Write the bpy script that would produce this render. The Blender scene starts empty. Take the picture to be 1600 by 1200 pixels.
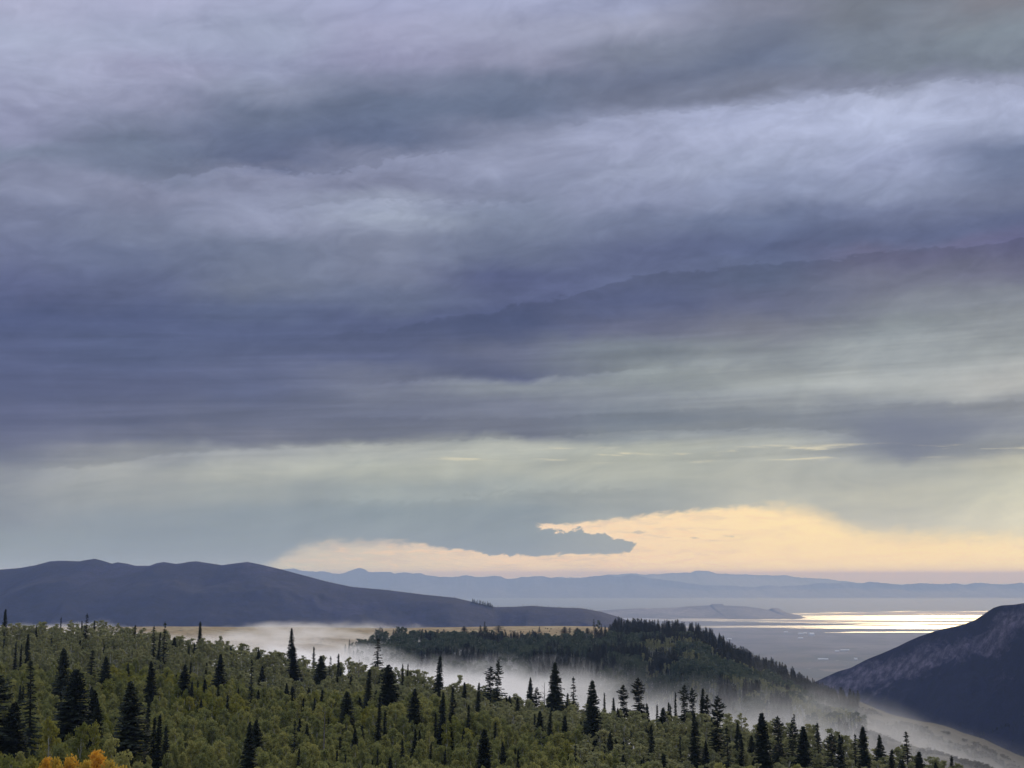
import bpy, math, random
import numpy as np
from mathutils import Vector, Matrix

S = bpy.context.scene
COL = S.collection
R = math.radians
random.seed(7)
rng = np.random.default_rng(11)

# ------------------------------------------------------------------ camera
FOC = 2198.0                                   # focal length in pixels of a 1600 px wide frame (40 degrees across)
PITCH = R(7.8)
cam_d = bpy.data.cameras.new('camera')
cam = bpy.data.objects.new('camera', cam_d)
COL.objects.link(cam)
cam_d.sensor_width = 36.0
cam_d.lens = 36.0 * FOC / 1600.0
cam_d.clip_start = 0.5
cam_d.clip_end = 400000.0
cam.location = (0, 0, 0)
cam.rotation_euler = (math.pi / 2 + PITCH, 0, 0)
S.camera = cam


def ray(px, py):
    x = (px - 800.0) / FOC
    v = (600.0 - py) / FOC
    return x, math.cos(PITCH) - v * math.sin(PITCH), math.sin(PITCH) + v * math.cos(PITCH)


def at(px, py, Y):
    """point at ground distance Y (world +Y) seen in direction (px, py) of the photograph"""
    x, y, z = ray(px, py)
    return x / y * Y, Y, z / y * Y


def ang(px, py):
    """azimuth and elevation in degrees"""
    x, y, z = ray(px, py)
    return math.degrees(math.atan2(x, y)), math.degrees(math.atan2(z, math.hypot(x, y)))


# ------------------------------------------------------------------ world
W = bpy.data.worlds.new('World')
S.world = W
W.use_nodes = True
NT = W.node_tree
NT.nodes.clear()


class G:
    """tiny helper to write node graphs as expressions"""

    def __init__(self, nt):
        self.nt = nt

    def new(self, t, **kw):
        n = self.nt.nodes.new(t)
        for k, v in kw.items():
            setattr(n, k, v)
        return n

    def put(self, sock, v):
        if hasattr(v, 'is_output') or isinstance(v, bpy.types.NodeSocket):
            self.nt.links.new(v, sock)
        elif v is not None:
            if isinstance(v, (tuple, list)) and len(v) == 3 and sock.type == 'RGBA':
                v = (*v, 1.0)
            sock.default_value = v

    def m(self, op, a, b=None, c=None, clamp=False):
        n = self.new('ShaderNodeMath', operation=op, use_clamp=clamp)
        self.put(n.inputs[0], a)
        if b is not None:
            self.put(n.inputs[1], b)
        if c is not None:
            self.put(n.inputs[2], c)
        return n.outputs[0]

    def add(self, a, b): return self.m('ADD', a, b)
    def sub(self, a, b): return self.m('SUBTRACT', a, b)
    def mul(self, a, b): return self.m('MULTIPLY', a, b)
    def mad(self, a, b, c): return self.m('MULTIPLY_ADD', a, b, c)

    def ss(self, v, lo, hi, a=0.0, b=1.0, kind='SMOOTHSTEP'):
        n = self.new('ShaderNodeMapRange', interpolation_type=kind)
        for i, q in enumerate((v, lo, hi, a, b)):
            self.put(n.inputs[i], q)
        return n.outputs[0]

    def mix(self, f, a, b, bt='MIX'):
        n = self.new('ShaderNodeMix', data_type='RGBA', blend_type=bt)
        self.put(n.inputs[0], f)
        self.put(n.inputs[6], a)
        self.put(n.inputs[7], b)
        return n.outputs[2]

    def xyz(self, x, y, z=0.0):
        n = self.new('ShaderNodeCombineXYZ')
        for i, q in enumerate((x, y, z)):
            self.put(n.inputs[i], q)
        return n.outputs[0]

    def noise(self, vec, scale=1.0, detail=4.0, rough=0.5, dist=0.0, dim='3D', lac=2.0):
        n = self.new('ShaderNodeTexNoise', noise_dimensions=dim)
        self.put(n.inputs['Vector'], vec)
        self.put(n.inputs['Scale'], scale)
        self.put(n.inputs['Detail'], detail)
        self.put(n.inputs['Roughness'], rough)
        self.put(n.inputs['Lacunarity'], lac)
        self.put(n.inputs['Distortion'], dist)
        return n.outputs[0]

    def ramp(self, fac, stops, mode='LINEAR'):
        n = self.new('ShaderNodeValToRGB')
        n.color_ramp.interpolation = mode
        el = n.color_ramp.elements
        while len(el) > 1:
            el.remove(el[-1])
        stops = sorted(stops, key=lambda s: s[0])
        el[0].position = stops[0][0]
        el[0].color = (*stops[0][1][:3], 1)
        for p, c in stops[1:]:
            e = el.new(p)
            e.color = (*c[:3], 1)
        self.put(n.inputs[0], fac)
        return n.outputs[0]

    def curve(self, x, pts, x0, x1, y0, y1):
        """free function y(x) through pts; returns a socket"""
        n = self.new('ShaderNodeFloatCurve')
        cm = n.mapping
        cu = cm.curves[0]
        q = [((a - x0) / (x1 - x0), (b - y0) / (y1 - y0)) for a, b in sorted(pts)]
        q = [(min(1, max(0, a)), min(1, max(0, b))) for a, b in q]
        cu.points[0].location = q[0]
        cu.points[1].location = q[-1]
        for a, b in q[1:-1]:
            cu.points.new(a, b)
        for p in cu.points:
            p.handle_type = 'AUTO_CLAMPED'
        cm.update()
        self.put(n.inputs['Value'], self.ss(x, x0, x1, kind='LINEAR'))
        return self.mad(n.outputs[0], (y1 - y0), y0)


def lin(c):
    return tuple(((v / 255.0) / 12.92 if v <= 10.3 else ((v / 255.0 + 0.055) / 1.055) ** 2.4) for v in c)


SUN_AZ, SUN_EL = 17.0, 19.0                   # the veiled sun: a little right of the view, behind the deck of cloud
g = G(NT)
co = g.new('ShaderNodeTexCoord')
sp = g.new('ShaderNodeSeparateXYZ')
NT.links.new(co.outputs['Generated'], sp.inputs[0])
X, Y, Z = sp.outputs
hor = g.m('SQRT', g.add(g.mul(X, X), g.mul(Y, Y)))
AZ = g.mul(g.m('ARCTAN2', X, Y), 180 / math.pi)
EL = g.mul(g.m('ARCTAN2', Z, hor), 180 / math.pi)

# cloud-space coordinates: streets of cloud that climb gently towards the right
th = R(7.0)
U = g.add(g.mul(AZ, math.cos(th)), g.mul(EL, math.sin(th)))
V = g.add(g.mul(AZ, -math.sin(th)), g.mul(EL, math.cos(th)))
hgt = g.ss(EL, 1.0, 9.0)                        # foreshortening: the deck flattens towards the horizon
pstreak = g.xyz(g.mul(U, 0.10), g.mul(V, 0.55))
pbillow = g.xyz(g.mul(U, 0.20), g.mul(V, 0.38), 3.7)
pfine = g.xyz(g.mul(U, 0.22), g.mul(V, 1.5), 9.1)
w1 = g.sub(g.noise(pbillow, 1.0, 6, 0.55, 0.6), 0.5)
w2 = g.sub(g.noise(g.xyz(g.mul(U, 0.16), g.mul(V, 0.5), 21.0), 1.0, 5, 0.5, 0.3), 0.5)
AZw = g.mad(w2, 3.5, AZ)
ELw = g.add(g.add(EL, g.mul(g.mul(w1, 1.9), hgt)), g.mul(w2, 0.35))

# tones of the cloud deck, column by column of azimuth
TAB = {
 0:    [(0,(178,180,208)),(50,(172,177,204)),(100,(168,172,200)),(150,(160,163,192)),(200,(150,153,183)),(235,(130,138,163)),(265,(136,141,168)),(300,(138,143,170)),(350,(124,130,159)),(400,(111,117,149)),(450,(98,104,140)),(500,(86,94,132)),(550,(90,97,133)),(600,(93,99,134)),(650,(98,102,133)),(690,(106,109,134)),(715,(120,123,141)),(740,(140,143,153)),(800,(146,151,160)),(850,(145,155,164)),(900,(143,156,166))],
 200:  [(0,(176,178,208)),(50,(167,172,200)),(100,(165,166,195)),(150,(155,158,186)),(190,(134,140,166)),(230,(117,126,150)),(265,(116,124,149)),(295,(137,141,167)),(350,(123,130,156)),(400,(110,118,148)),(450,(100,107,140)),(500,(87,95,131)),(550,(88,96,130)),(600,(93,98,130)),(650,(100,104,131)),(685,(112,115,136)),(705,(140,142,150)),(740,(162,164,165)),(775,(155,159,162)),(815,(143,152,162)),(860,(141,152,163)),(900,(143,155,166))],
 400:  [(0,(169,173,202)),(50,(163,169,196)),(100,(160,165,194)),(140,(145,151,176)),(175,(112,121,146)),(215,(104,113,141)),(250,(104,112,142)),(275,(135,139,165)),(320,(148,153,180)),(355,(150,155,182)),(390,(122,130,155)),(450,(115,122,145)),(490,(96,105,137)),(520,(88,96,130)),(600,(97,103,134)),(650,(104,108,131)),(680,(118,120,138)),(705,(158,160,164)),(740,(174,176,172)),(770,(160,165,166)),(805,(141,151,161)),(860,(142,153,163)),(900,(148,158,168))],
 600:  [(0,(170,173,205)),(50,(167,168,198)),(95,(152,153,183)),(135,(128,134,160)),(165,(108,118,144)),(215,(105,115,144)),(245,(135,140,167)),(290,(133,137,163)),(312,(160,166,190)),(345,(164,171,193)),(380,(135,141,165)),(420,(124,130,155)),(465,(104,112,140)),(500,(88,95,129)),(560,(93,99,131)),(590,(112,116,138)),(610,(120,124,144)),(650,(108,112,133)),(685,(116,119,136)),(705,(168,170,168)),(735,(175,178,172)),(765,(155,162,164)),(800,(140,151,160)),(860,(145,155,165)),(900,(146,157,167))],
 800:  [(0,(170,174,205)),(50,(165,168,195)),(100,(152,154,180)),(135,(116,125,150)),(175,(110,120,146)),(210,(138,143,169)),(250,(154,159,187)),(300,(140,146,173)),(350,(124,132,157)),(390,(112,120,147)),(425,(90,96,132)),(465,(88,94,128)),(510,(83,91,127)),(545,(104,108,133)),(585,(92,97,126)),(605,(138,143,153)),(640,(120,124,142)),(678,(118,121,137)),(698,(178,180,174)),(730,(182,184,176)),(765,(160,166,166)),(800,(142,152,160)),(850,(139,150,160)),(900,(142,152,160))],
 1000: [(0,(163,168,198)),(40,(155,158,182)),(80,(128,134,155)),(120,(117,124,149)),(150,(122,128,152)),(185,(155,160,188)),(225,(165,170,199)),(270,(158,164,192)),(310,(142,148,177)),(350,(120,128,157)),(395,(97,104,138)),(430,(94,101,133)),(470,(88,95,130)),(510,(106,109,135)),(545,(125,132,142)),(590,(144,150,154)),(620,(138,143,152)),(655,(124,131,143)),(680,(138,143,149)),(700,(182,184,175)),(740,(178,180,172)),(780,(168,172,170)),(815,(158,164,166)),(900,(160,166,168))],
 1200: [(0,(135,138,158)),(50,(120,127,149)),(100,(114,123,148)),(140,(126,131,152)),(170,(168,174,204)),(210,(175,181,211)),(255,(164,171,200)),(305,(147,155,185)),(345,(108,118,149)),(395,(95,104,138)),(435,(94,103,132)),(475,(102,106,133)),(515,(124,126,140)),(550,(138,143,149)),(590,(160,164,166)),(620,(150,154,160)),(655,(135,140,149)),(672,(140,144,150)),(690,(172,174,170)),(740,(178,179,173)),(775,(182,182,175)),(830,(186,185,178)),(900,(190,188,178))],
 1400: [(0,(121,126,139)),(50,(130,138,154)),(95,(127,135,151)),(125,(140,145,168)),(150,(174,180,208)),(195,(181,188,218)),(250,(166,173,205)),(300,(150,158,188)),(330,(118,126,158)),(365,(99,107,140)),(395,(104,104,133)),(440,(116,118,138)),(480,(128,132,144)),(510,(140,146,153)),(550,(160,165,170)),(600,(170,173,175)),(635,(142,146,155)),(670,(122,127,144)),(705,(128,132,145)),(735,(178,179,174)),(770,(196,194,182)),(830,(201,198,188)),(900,(206,201,188))],
 1600: [(0,(136,136,146)),(50,(136,145,158)),(95,(131,139,155)),(125,(155,160,186)),(160,(168,174,203)),(200,(160,167,196)),(240,(115,125,155)),(300,(115,122,150)),(345,(100,108,142)),(385,(98,98,132)),(430,(108,108,132)),(465,(130,134,145)),(510,(146,150,156)),(550,(163,167,170)),(600,(180,180,180)),(630,(150,152,158)),(665,(135,138,149)),(695,(150,152,155)),(720,(190,188,175)),(760,(205,203,188)),(820,(216,211,194)),(900,(226,218,196))],
}
E0, E1 = -1.0, 24.0
fE = g.ss(ELw, E0, E1, kind='LINEAR')
deck = None
prev = None
for px in sorted(TAB):
    stops = []
    for y, c in TAB[px]:
        a, e = ang(px, y)
        stops.append(((e - E0) / (E1 - E0), lin(c)))
    col = g.ramp(fE, [(min(1, max(0, p)), c) for p, c in stops], 'EASE')
    a = ang(px, 600)[0]
    deck = col if deck is None else g.mix(g.ss(AZw, prev, a), deck, col)
    prev = a

# relief of the deck: long streaks, torn billows, fine wisps
tex = g.add(g.mul(g.sub(g.noise(pstreak, 1.0, 7, 0.5, 0.5), 0.5), 0.45),
            g.mul(g.mul(g.sub(g.noise(pbillow, 2.2, 8, 0.6, 1.1), 0.5), hgt), 0.42))
tex = g.add(tex, g.mul(g.sub(g.noise(pfine, 1.0, 5, 0.5, 0.3), 0.5), 0.12))
lower = g.ss(EL, 2.0, 7.0, 0.35, 1.0)
tex = g.mul(tex, lower)
deck = g.mix(1.0, deck, g.xyz(g.add(tex, 1.0), g.add(g.mul(tex, 0.98), 1.0), g.add(g.mul(tex, 0.88), 1.0)), 'MULTIPLY')

gm = g.new('ShaderNodeGamma')
gm.inputs[1].default_value = 1.07
g.put(gm.inputs[0], deck)
deck = g.mix(1.0, gm.outputs[0], (1.0, 1.015, 0.985), 'MULTIPLY')
rag = g.noise(g.xyz(g.mul(U, 1.5), g.mul(V, 3.2), 5.0), 1.0, 8, 0.66, 0.5)
ragd = g.mul(g.sub(rag, 0.5), 1.5)


def edge(pts, wob=0.6, a0=-24.0, a1=24.0, lo=-2.0, hi=24.0):
    """signed height over a wandering edge given in azimuth and elevation"""
    q = [ang(x, y) for x, y in pts]
    return g.sub(g.add(EL, g.mul(ragd, wob)), g.curve(AZ, q, a0, a1, lo, hi))


# ragged upper rim of the dark band, with a paler lip over it
d1 = edge([(-200,540),(430,522),(520,522),(600,516),(660,505),(700,495),(760,490),(800,478),(850,470),(900,459),(950,444),(1000,432),(1100,421),(1200,413),(1300,404),(1400,391),(1500,386),(1600,374),(1800,350)])
lip = g.mul(g.mul(g.ss(d1, -0.05, 0.06), g.ss(d1, 0.9, 0.05)), g.ss(AZ, -12, 2, 0.0, 0.16))
low = g.mul(g.mul(g.ss(d1, 0.05, -0.06), g.ss(d1, -1.1, -0.1)), g.ss(AZ, -12, -2, 0.0, 0.10))
k = g.add(g.sub(1.0, low), lip)
deck = g.mix(1.0, deck, g.xyz(k, k, k), 'MULTIPLY')

def ledge(pts, up, down, reach, a0_, a1_, wob=0.5):
    """a cloud base or cloud top: tone steps across a wandering edge and fades away from it"""
    d = edge(pts, wob)
    f = g.mul(g.ss(AZ, a0_ - 1.5, a0_ + 1.5), g.ss(AZ, a1_ + 1.5, a1_ - 1.5))
    hi = g.mul(g.mul(g.ss(d, -0.04, 0.10), g.ss(d, reach, 0.0)), up)
    lo_ = g.mul(g.mul(g.ss(d, 0.10, -0.04), g.ss(d, -reach, 0.0)), down)
    return g.mad(g.add(hi, lo_), f, 1.0)


for args in (([(-200,760),(0,738),(160,728),(260,712),(350,705),(450,700),(600,694),(700,690),(800,686),(900,682),(1000,676),(1150,672),(1250,671),(1350,684),(1420,700),(1500,705),(1600,690),(1800,690)], -0.10, 0.10, 0.9, -19, 14, 0.5),
             ([(400,618),(500,611),(560,604),(620,598),(700,593),(800,592),(880,590),(950,583),(1050,575),(1300,560)], -0.12, 0.13, 0.7, -6, 6, 0.35),
             ([(800,215),(880,197),(1000,178),(1100,172),(1200,165),(1300,150),(1400,135),(1480,127),(1550,130),(1700,140)], -0.06, 0.09, 1.6, 2, 30, 0.9),
             ([(100,300),(200,292),(300,274),(400,262),(480,272),(560,264),(640,242),(720,236),(800,220)], -0.09, 0.10, 1.1, -15, -2, 1.0),
             ([(300,340),(450,328),(600,313),(700,316),(820,318),(900,305)], -0.05, 0.09, 0.9, -10, 1, 0.7),
             ([(400,655),(600,653),(800,655),(1000,645),(1200,636),(1400,632),(1700,625)], 0.05, -0.08, 0.6, -8, 24, 0.4),
             ([(500,780),(640,786),(800,770),(1000,765),(1100,770)], 0.05, -0.05, 1.0, -8, 6, 0.9)):
    k = ledge(*args)
    deck = g.mix(1.0, deck, g.xyz(k, k, k), 'MULTIPLY')
# torn wisps in the paler cloud
wq = g.xyz(g.add(g.mul(AZ, 0.34), g.mul(EL, 0.30)), g.sub(g.mul(EL, 0.95), g.mul(AZ, 0.22)), 33.0)
wsp = g.noise(wq, 1.0, 9, 0.62, 1.4)
k = g.mad(g.mul(g.sub(wsp, 0.5), g.mul(g.ss(EL, 7.5, 12.0), g.ss(EL, 24.0, 18.0))), 0.46, 1.0)
deck = g.mix(1.0, deck, g.xyz(k, k, k), 'MULTIPLY')
# thin strata low in the sky
stq = g.noise(g.xyz(g.mul(AZ, 0.075), g.mul(g.sub(EL, g.mul(AZ, 0.035)), 1.9), 71.0), 1.0, 6, 0.6, 0.35)
k = g.mad(g.mul(g.sub(stq, 0.5), g.mul(g.ss(EL, 3.2, 5.5), g.ss(EL, 13.0, 9.0))), 0.75, 1.0)
deck = g.mix(1.0, deck, g.xyz(k, k, k), 'MULTIPLY')

# uneven light through the rain: soft slanting patches under the deck
pq = g.xyz(g.add(g.mul(AZ, 0.20), g.mul(EL, -0.12)), g.add(g.mul(EL, 0.62), g.mul(AZ, -0.015)), 52.0)
pat = g.noise(pq, 1.0, 6, 0.55, 0.8)
k = g.mul(g.sub(pat, 0.5), g.mul(g.ss(EL, 0.8, 2.6), g.ss(EL, 7.0, 5.0)))
deck = g.mix(1.0, deck, g.xyz(g.mad(k, 0.75, 1.0), g.mad(k, 0.68, 1.0), g.mad(k, 0.50, 1.0)), 'MULTIPLY')

# thin bright slits under the deck
slit = g.noise(g.xyz(g.mul(AZ, 0.30), g.mul(EL, 3.2), 40.0), 1.0, 5, 0.6, 0.2)
e_s = ang(800, 711)[1]
slit = g.mul(g.ss(slit, 0.54, 0.70), g.mul(g.ss(g.m('ABSOLUTE', g.sub(EL, e_s)), 0.50, 0.08), g.ss(AZ, -5, 0)))
deck = g.mix(g.mul(slit, 0.75), deck, lin((240, 228, 192)))

# rain shafts hanging from the cloud base
shaft = g.noise(g.xyz(g.mad(EL, -0.30, AZ), g.mul(EL, 0.05), 60.0), 0.75, 5, 0.55)
rainf = g.mul(g.ss(EL, 6.2, 4.0), g.ss(EL, 0.0, 1.5))
sh = g.add(1.0, g.mul(g.mul(g.sub(shaft, 0.5), 0.16), rainf))
deck = g.mix(1.0, deck, g.xyz(sh, sh, sh), 'MULTIPLY')
va, ve = ang(1430, 690)
vdx = g.m('DIVIDE', g.sub(g.mad(g.sub(EL, ve), -0.45, AZ), va), g.ss(EL, ve - 1.1, ve + 1.0, 0.5, 3.2))
vd = g.add(g.m('POWER', vdx, 2.0), g.m('POWER', g.m('DIVIDE', g.sub(EL, ve + 0.25), 1.35), 2.0))
virga = g.mul(g.ss(g.add(vd, g.mul(ragd, 0.7)), 1.2, 0.0), 0.50)
deck = g.mix(virga, deck, lin((112, 117, 134)))

# the clear strip under the deck, open towards the sunset, and the shelf of cloud that cuts into it
dT = edge([(-300,930),(380,900),(450,868),(480,852),(560,848),(640,849),(690,856),(745,861),(770,867),(850,869),(990,868),(1000,868),(1600,868)], 0.5)
dW2 = edge([(600,850),(700,857),(760,866),(850,868),(900,866),(950,866),(985,860),(993,852),(1000,846),(1100,840),(1600,840)], 0.4)
dW1 = edge([(600,822),(835,821),(850,823),(870,829),(885,832),(905,825),(925,836),(945,834),(960,842),(975,845),(990,849),(1000,849),(1100,840),(1600,840)], 0.7)
dT2 = edge([(600,860),(800,832),(835,820),(880,819),(960,812),(1000,807),(1060,800),(1120,795),(1180,793),(1240,795),(1280,804),(1310,818),(1345,830),(1400,834),(1500,837),(1600,838),(1800,830)], 0.4)
softR = g.add(g.ss(AZ, 8.5, 12, 0.0, 0.36), g.ss(AZ, 1.0, 4.5, 0.05, 0.15))
softL = g.ss(AZ, -2, -7, 0.05, 0.35)
openL = g.mul(g.ss(dT, softL, g.mul(softL, -1.0)), g.ss(AZ, 4.6, 4.4))
below2 = g.ss(dT2, softR, g.mul(softR, -1.0))
right = g.ss(AZ, 0.9, 1.1)
shelf = g.mul(g.mul(g.ss(dW2, -0.06, 0.06), g.ss(dW1, 0.06, -0.06)), g.ss(AZ, 5.15, 4.95))
openR = g.mul(g.mul(below2, right), g.sub(1.0, shelf))
opening = g.m('MAXIMUM', openL, openR)
a_w = g.ss(AZ, -9.5, 20, kind='LINEAR')
warm = g.ramp(a_w, [(0.0, lin((196, 192, 186))), (0.14, lin((218, 203, 190))), (0.32, lin((236, 211, 189))), (0.5, lin((250, 221, 186))), (0.68, lin((255, 227, 181))), (0.88, lin((255, 228, 178))), (1.0, lin((255, 231, 186)))])
cirr = g.noise(g.xyz(g.mul(AZ, 0.5), g.mul(EL, 2.6), 80.0), 1.0, 6, 0.6, 0.6)
warm = g.mix(g.mul(g.ss(cirr, 0.45, 0.64), g.ss(AZ, 14, 0, 0.18, 0.62)), warm, lin((214, 190, 178)))
ci2 = g.noise(g.xyz(g.mul(AZ, 0.9), g.mul(EL, 5.5), 95.0), 1.0, 7, 0.66, 0.8)
warm = g.mix(g.mul(g.ss(ci2, 0.51, 0.62), g.ss(AZ, 13, 2, 0.10, 0.50)), warm, lin((255, 214, 176)))
warm = g.mix(g.mul(g.ss(ci2, 0.47, 0.36), g.ss(AZ, 13, 2, 0.08, 0.40)), warm, lin((206, 184, 176)))
warm = g.mix(g.mul(g.ss(AZ, -1, -9), 0.4), warm, lin((186, 184, 184)))
warm = g.mix(g.ss(EL, 1.3, 0.2, 0.0, 0.8), warm, g.mix(1.0, warm, (1.16, 1.16, 1.0), 'MULTIPLY'))
# two small clouds adrift in the strip
for cx, cy, rx, ry in ((1000, 832, 0.30, 0.075), (1136, 838, 0.30, 0.06), (1085, 840, 0.20, 0.05)):
    a, e = ang(cx, cy)
    q = g.add(g.m('POWER', g.m('DIVIDE', g.sub(AZ, a), rx), 2.0), g.m('POWER', g.m('DIVIDE', g.sub(EL, e), ry), 2.0))
    warm = g.mix(g.mul(g.ss(g.add(q, g.mul(ragd, 4.0)), 1.3, 0.1), 0.5), warm, lin((160, 160, 165)))
# sunlit clouds on the rim of the shelf
rim = g.mul(g.mul(g.ss(dW1, 0.3, 0.02), g.ss(dW1, -0.06, 0.02)), g.mul(g.ss(AZ, 0.9, 1.2), g.ss(AZ, 5.2, 4.6)))
warm = g.mix(g.mul(rim, 0.6), warm, lin((255, 222, 196)))
warm = g.mix(1.0, warm, (1.06, 1.07, 0.97), 'MULTIPLY')
warm = g.mix(g.ss(EL, 0.75, 0.1, 0.0, 1.0), warm, g.mix(1.0, warm, (1.10, 1.20, 0.98), 'MULTIPLY'))
visible = g.mix(opening, deck, warm)

# beyond the picture: the same overcast, brighter towards the zenith as an overcast sky is
zen = g.ss(EL, 24.0, 75.0)
over = g.mix(zen, lin((160, 165, 190)), (0.86, 0.96, 1.22))
over = g.mix(1.0, over, g.xyz(g.add(tex, 1.0), g.add(tex, 1.0), g.add(tex, 1.0)), 'MULTIPLY')
side = g.m('MAXIMUM', g.ss(g.m('ABSOLUTE', AZ), 24.0, 60.0), g.ss(EL, 23.6, 36.0))
cloud = g.mix(side, visible, over)

nish = g.new('ShaderNodeTexSky', sky_type='NISHITA')
nish.sun_disc = False
nish.sun_elevation = R(SUN_EL)
nish.sun_rotation = R(SUN_AZ)
nish.altitude = 2400
bg1 = g.new('ShaderNodeBackground')
NT.links.new(nish.outputs[0], bg1.inputs[0])
bg1.inputs[1].default_value = 0.05
bg2 = g.new('ShaderNodeBackground')
NT.links.new(cloud, bg2.inputs[0])
bg2.inputs[1].default_value = 1.0
ms = g.new('ShaderNodeMixShader')
ms.inputs[0].default_value = 0.96            # cover of the cloud and its veil over the clear sky
NT.links.new(bg1.outputs[0], ms.inputs[1])
NT.links.new(bg2.outputs[0], ms.inputs[2])
wo = g.new('ShaderNodeOutputWorld')
NT.links.new(ms.outputs[0], wo.inputs[0])
W.cycles.sampling_method = 'MANUAL'
W.cycles.sample_map_resolution = 1024

# ------------------------------------------------------------------ sun
sun_d = bpy.data.lights.new('sun', 'SUN')
sun_d.energy = 1.35
sun_d.angle = R(10)
sun_d.color = (1.0, 0.86, 0.62)
sun = bpy.data.objects.new('sun', sun_d)
COL.objects.link(sun)
sun.rotation_euler = (math.pi / 2 - R(SUN_EL), 0, -R(SUN_AZ) + math.pi)
sun.rotation_euler = Vector((math.sin(R(SUN_AZ)) * math.cos(R(SUN_EL)), math.cos(R(SUN_AZ)) * math.cos(R(SUN_EL)), math.sin(R(SUN_EL)))).to_track_quat('Z', 'Y').to_euler()

# ------------------------------------------------------------------ exposure and sampling
S.view_settings.view_transform = 'Standard'
S.view_settings.look = 'None'
S.view_settings.exposure = 0.0
S.view_settings.gamma = 1.0
S.view_settings.use_curve_mapping = False
S.cycles.use_denoising = True
S.cycles.diffuse_bounces = 2
S.cycles.glossy_bounces = 2
S.cycles.transmission_bounces = 2
S.cycles.transparent_max_bounces = 8
S.cycles.volume_bounces = 8
S.cycles.max_bounces = 9
S.cycles.sample_clamp_indirect = 4.0

# ================================================================== helpers for geometry
def hash2(ix, iy, seed):
    h = (ix.astype(np.int64) * 374761393 + iy.astype(np.int64) * 668265263 + seed * 1274126177) & 0x7fffffff
    h = ((h ^ (h >> 13)) * 1274126177) & 0x7fffffff
    return ((h ^ (h >> 16)) & 0xffffff) / float(0xffffff)


def vnoise(x, y, seed=0):
    x = np.asarray(x, float); y = np.asarray(y, float)
    ix = np.floor(x).astype(np.int64); iy = np.floor(y).astype(np.int64)
    fx = x - ix; fy = y - iy
    fx = fx * fx * fx * (fx * (fx * 6 - 15) + 10); fy = fy * fy * fy * (fy * (fy * 6 - 15) + 10)
    a = hash2(ix, iy, seed); b = hash2(ix + 1, iy, seed); c = hash2(ix, iy + 1, seed); d = hash2(ix + 1, iy + 1, seed)
    return (a + (b - a) * fx) * (1 - fy) + (c + (d - c) * fx) * fy


def fbm(x, y, seed=0, oct=5, gain=0.5, lac=2.03):
    s = 0.0; a = 1.0; t = 0.0
    x = np.asarray(x, float); y = np.asarray(y, float)
    for i in range(oct):
        s = s + a * (vnoise(x, y, seed + i * 17) * 2 - 1); t += a
        a *= gain; x = x * lac + 3.1; y = y * lac - 1.7
    return s / t


def ridged(x, y, seed=0, oct=5, gain=0.55):
    s = 0.0; a = 1.0; t = 0.0
    for i in range(oct):
        s = s + a * (1 - np.abs(vnoise(x, y, seed + i * 31) * 2 - 1)); t += a
        a *= gain; x = x * 2.07 + 5.3; y = y * 2.07 + 1.9
    return s / t


def mesh_obj(name, verts, faces, mat, parent=None, smooth=False, link=True):
    me = bpy.data.meshes.new(name)
    v = np.asarray(verts, np.float32).reshape(-1, 3)
    if isinstance(faces, np.ndarray):
        n = faces.shape[1]
        me.vertices.add(len(v)); me.vertices.foreach_set('co', v.ravel())
        me.loops.add(faces.size); me.loops.foreach_set('vertex_index', faces.astype(np.int32).ravel())
        me.polygons.add(len(faces))
        me.polygons.foreach_set('loop_start', np.arange(0, faces.size, n, dtype=np.int32))
        me.update(calc_edges=True)
    else:
        me.from_pydata(v.tolist(), [], faces)
    me.polygons.foreach_set('use_smooth', [smooth] * len(me.polygons))
    for m_ in (mat if isinstance(mat, (list, tuple)) else [mat]):
        me.materials.append(m_)
    me.validate()
    o = bpy.data.objects.new(name, me)
    if link:
        COL.objects.link(o)
    if parent:
        o.parent = parent
    return o


def grid_faces(nu, nv):
    i, j = np.meshgrid(np.arange(nu - 1), np.arange(nv - 1), indexing='ij')
    a = (i * nv + j).ravel()
    return np.stack([a, a + nv, a + nv + 1, a + 1], 1)


def structure(o, label):
    o['kind'] = 'structure'
    o['label'] = label
    return o


def tag(o, label, cat, group=None):
    o['label'] = label
    o['category'] = cat
    if group:
        o['group'] = group
    return o


def empty(name, loc=(0, 0, 0)):
    o = bpy.data.objects.new(name, None)
    o.empty_display_size = 1.0
    COL.objects.link(o)
    o.location = loc
    return o


def material(name, build, rough=0.9, spec=0.2):
    m_ = bpy.data.materials.new(name)
    m_.use_nodes = True
    nt = m_.node_tree
    b = nt.nodes['Principled BSDF']
    b.inputs['Roughness'].default_value = rough
    b.inputs['Specular IOR Level'].default_value = spec
    build(G(nt), b)
    return m_


def bump(gg, bsdf, h, strength, dist):
    n = gg.new('ShaderNodeBump')
    n.inputs['Strength'].default_value = strength
    n.inputs['Distance'].default_value = dist
    gg.put(n.inputs['Height'], h)
    gg.nt.links.new(n.outputs[0], bsdf.inputs['Normal'])


def pos(gg, sx=1.0, sy=1.0, sz=1.0):
    n = gg.new('ShaderNodeNewGeometry')
    v = gg.new('ShaderNodeVectorMath', operation='MULTIPLY')
    gg.nt.links.new(n.outputs['Position'], v.inputs[0])
    v.inputs[1].default_value = (sx, sy, sz)
    return v.outputs[0]


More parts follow.
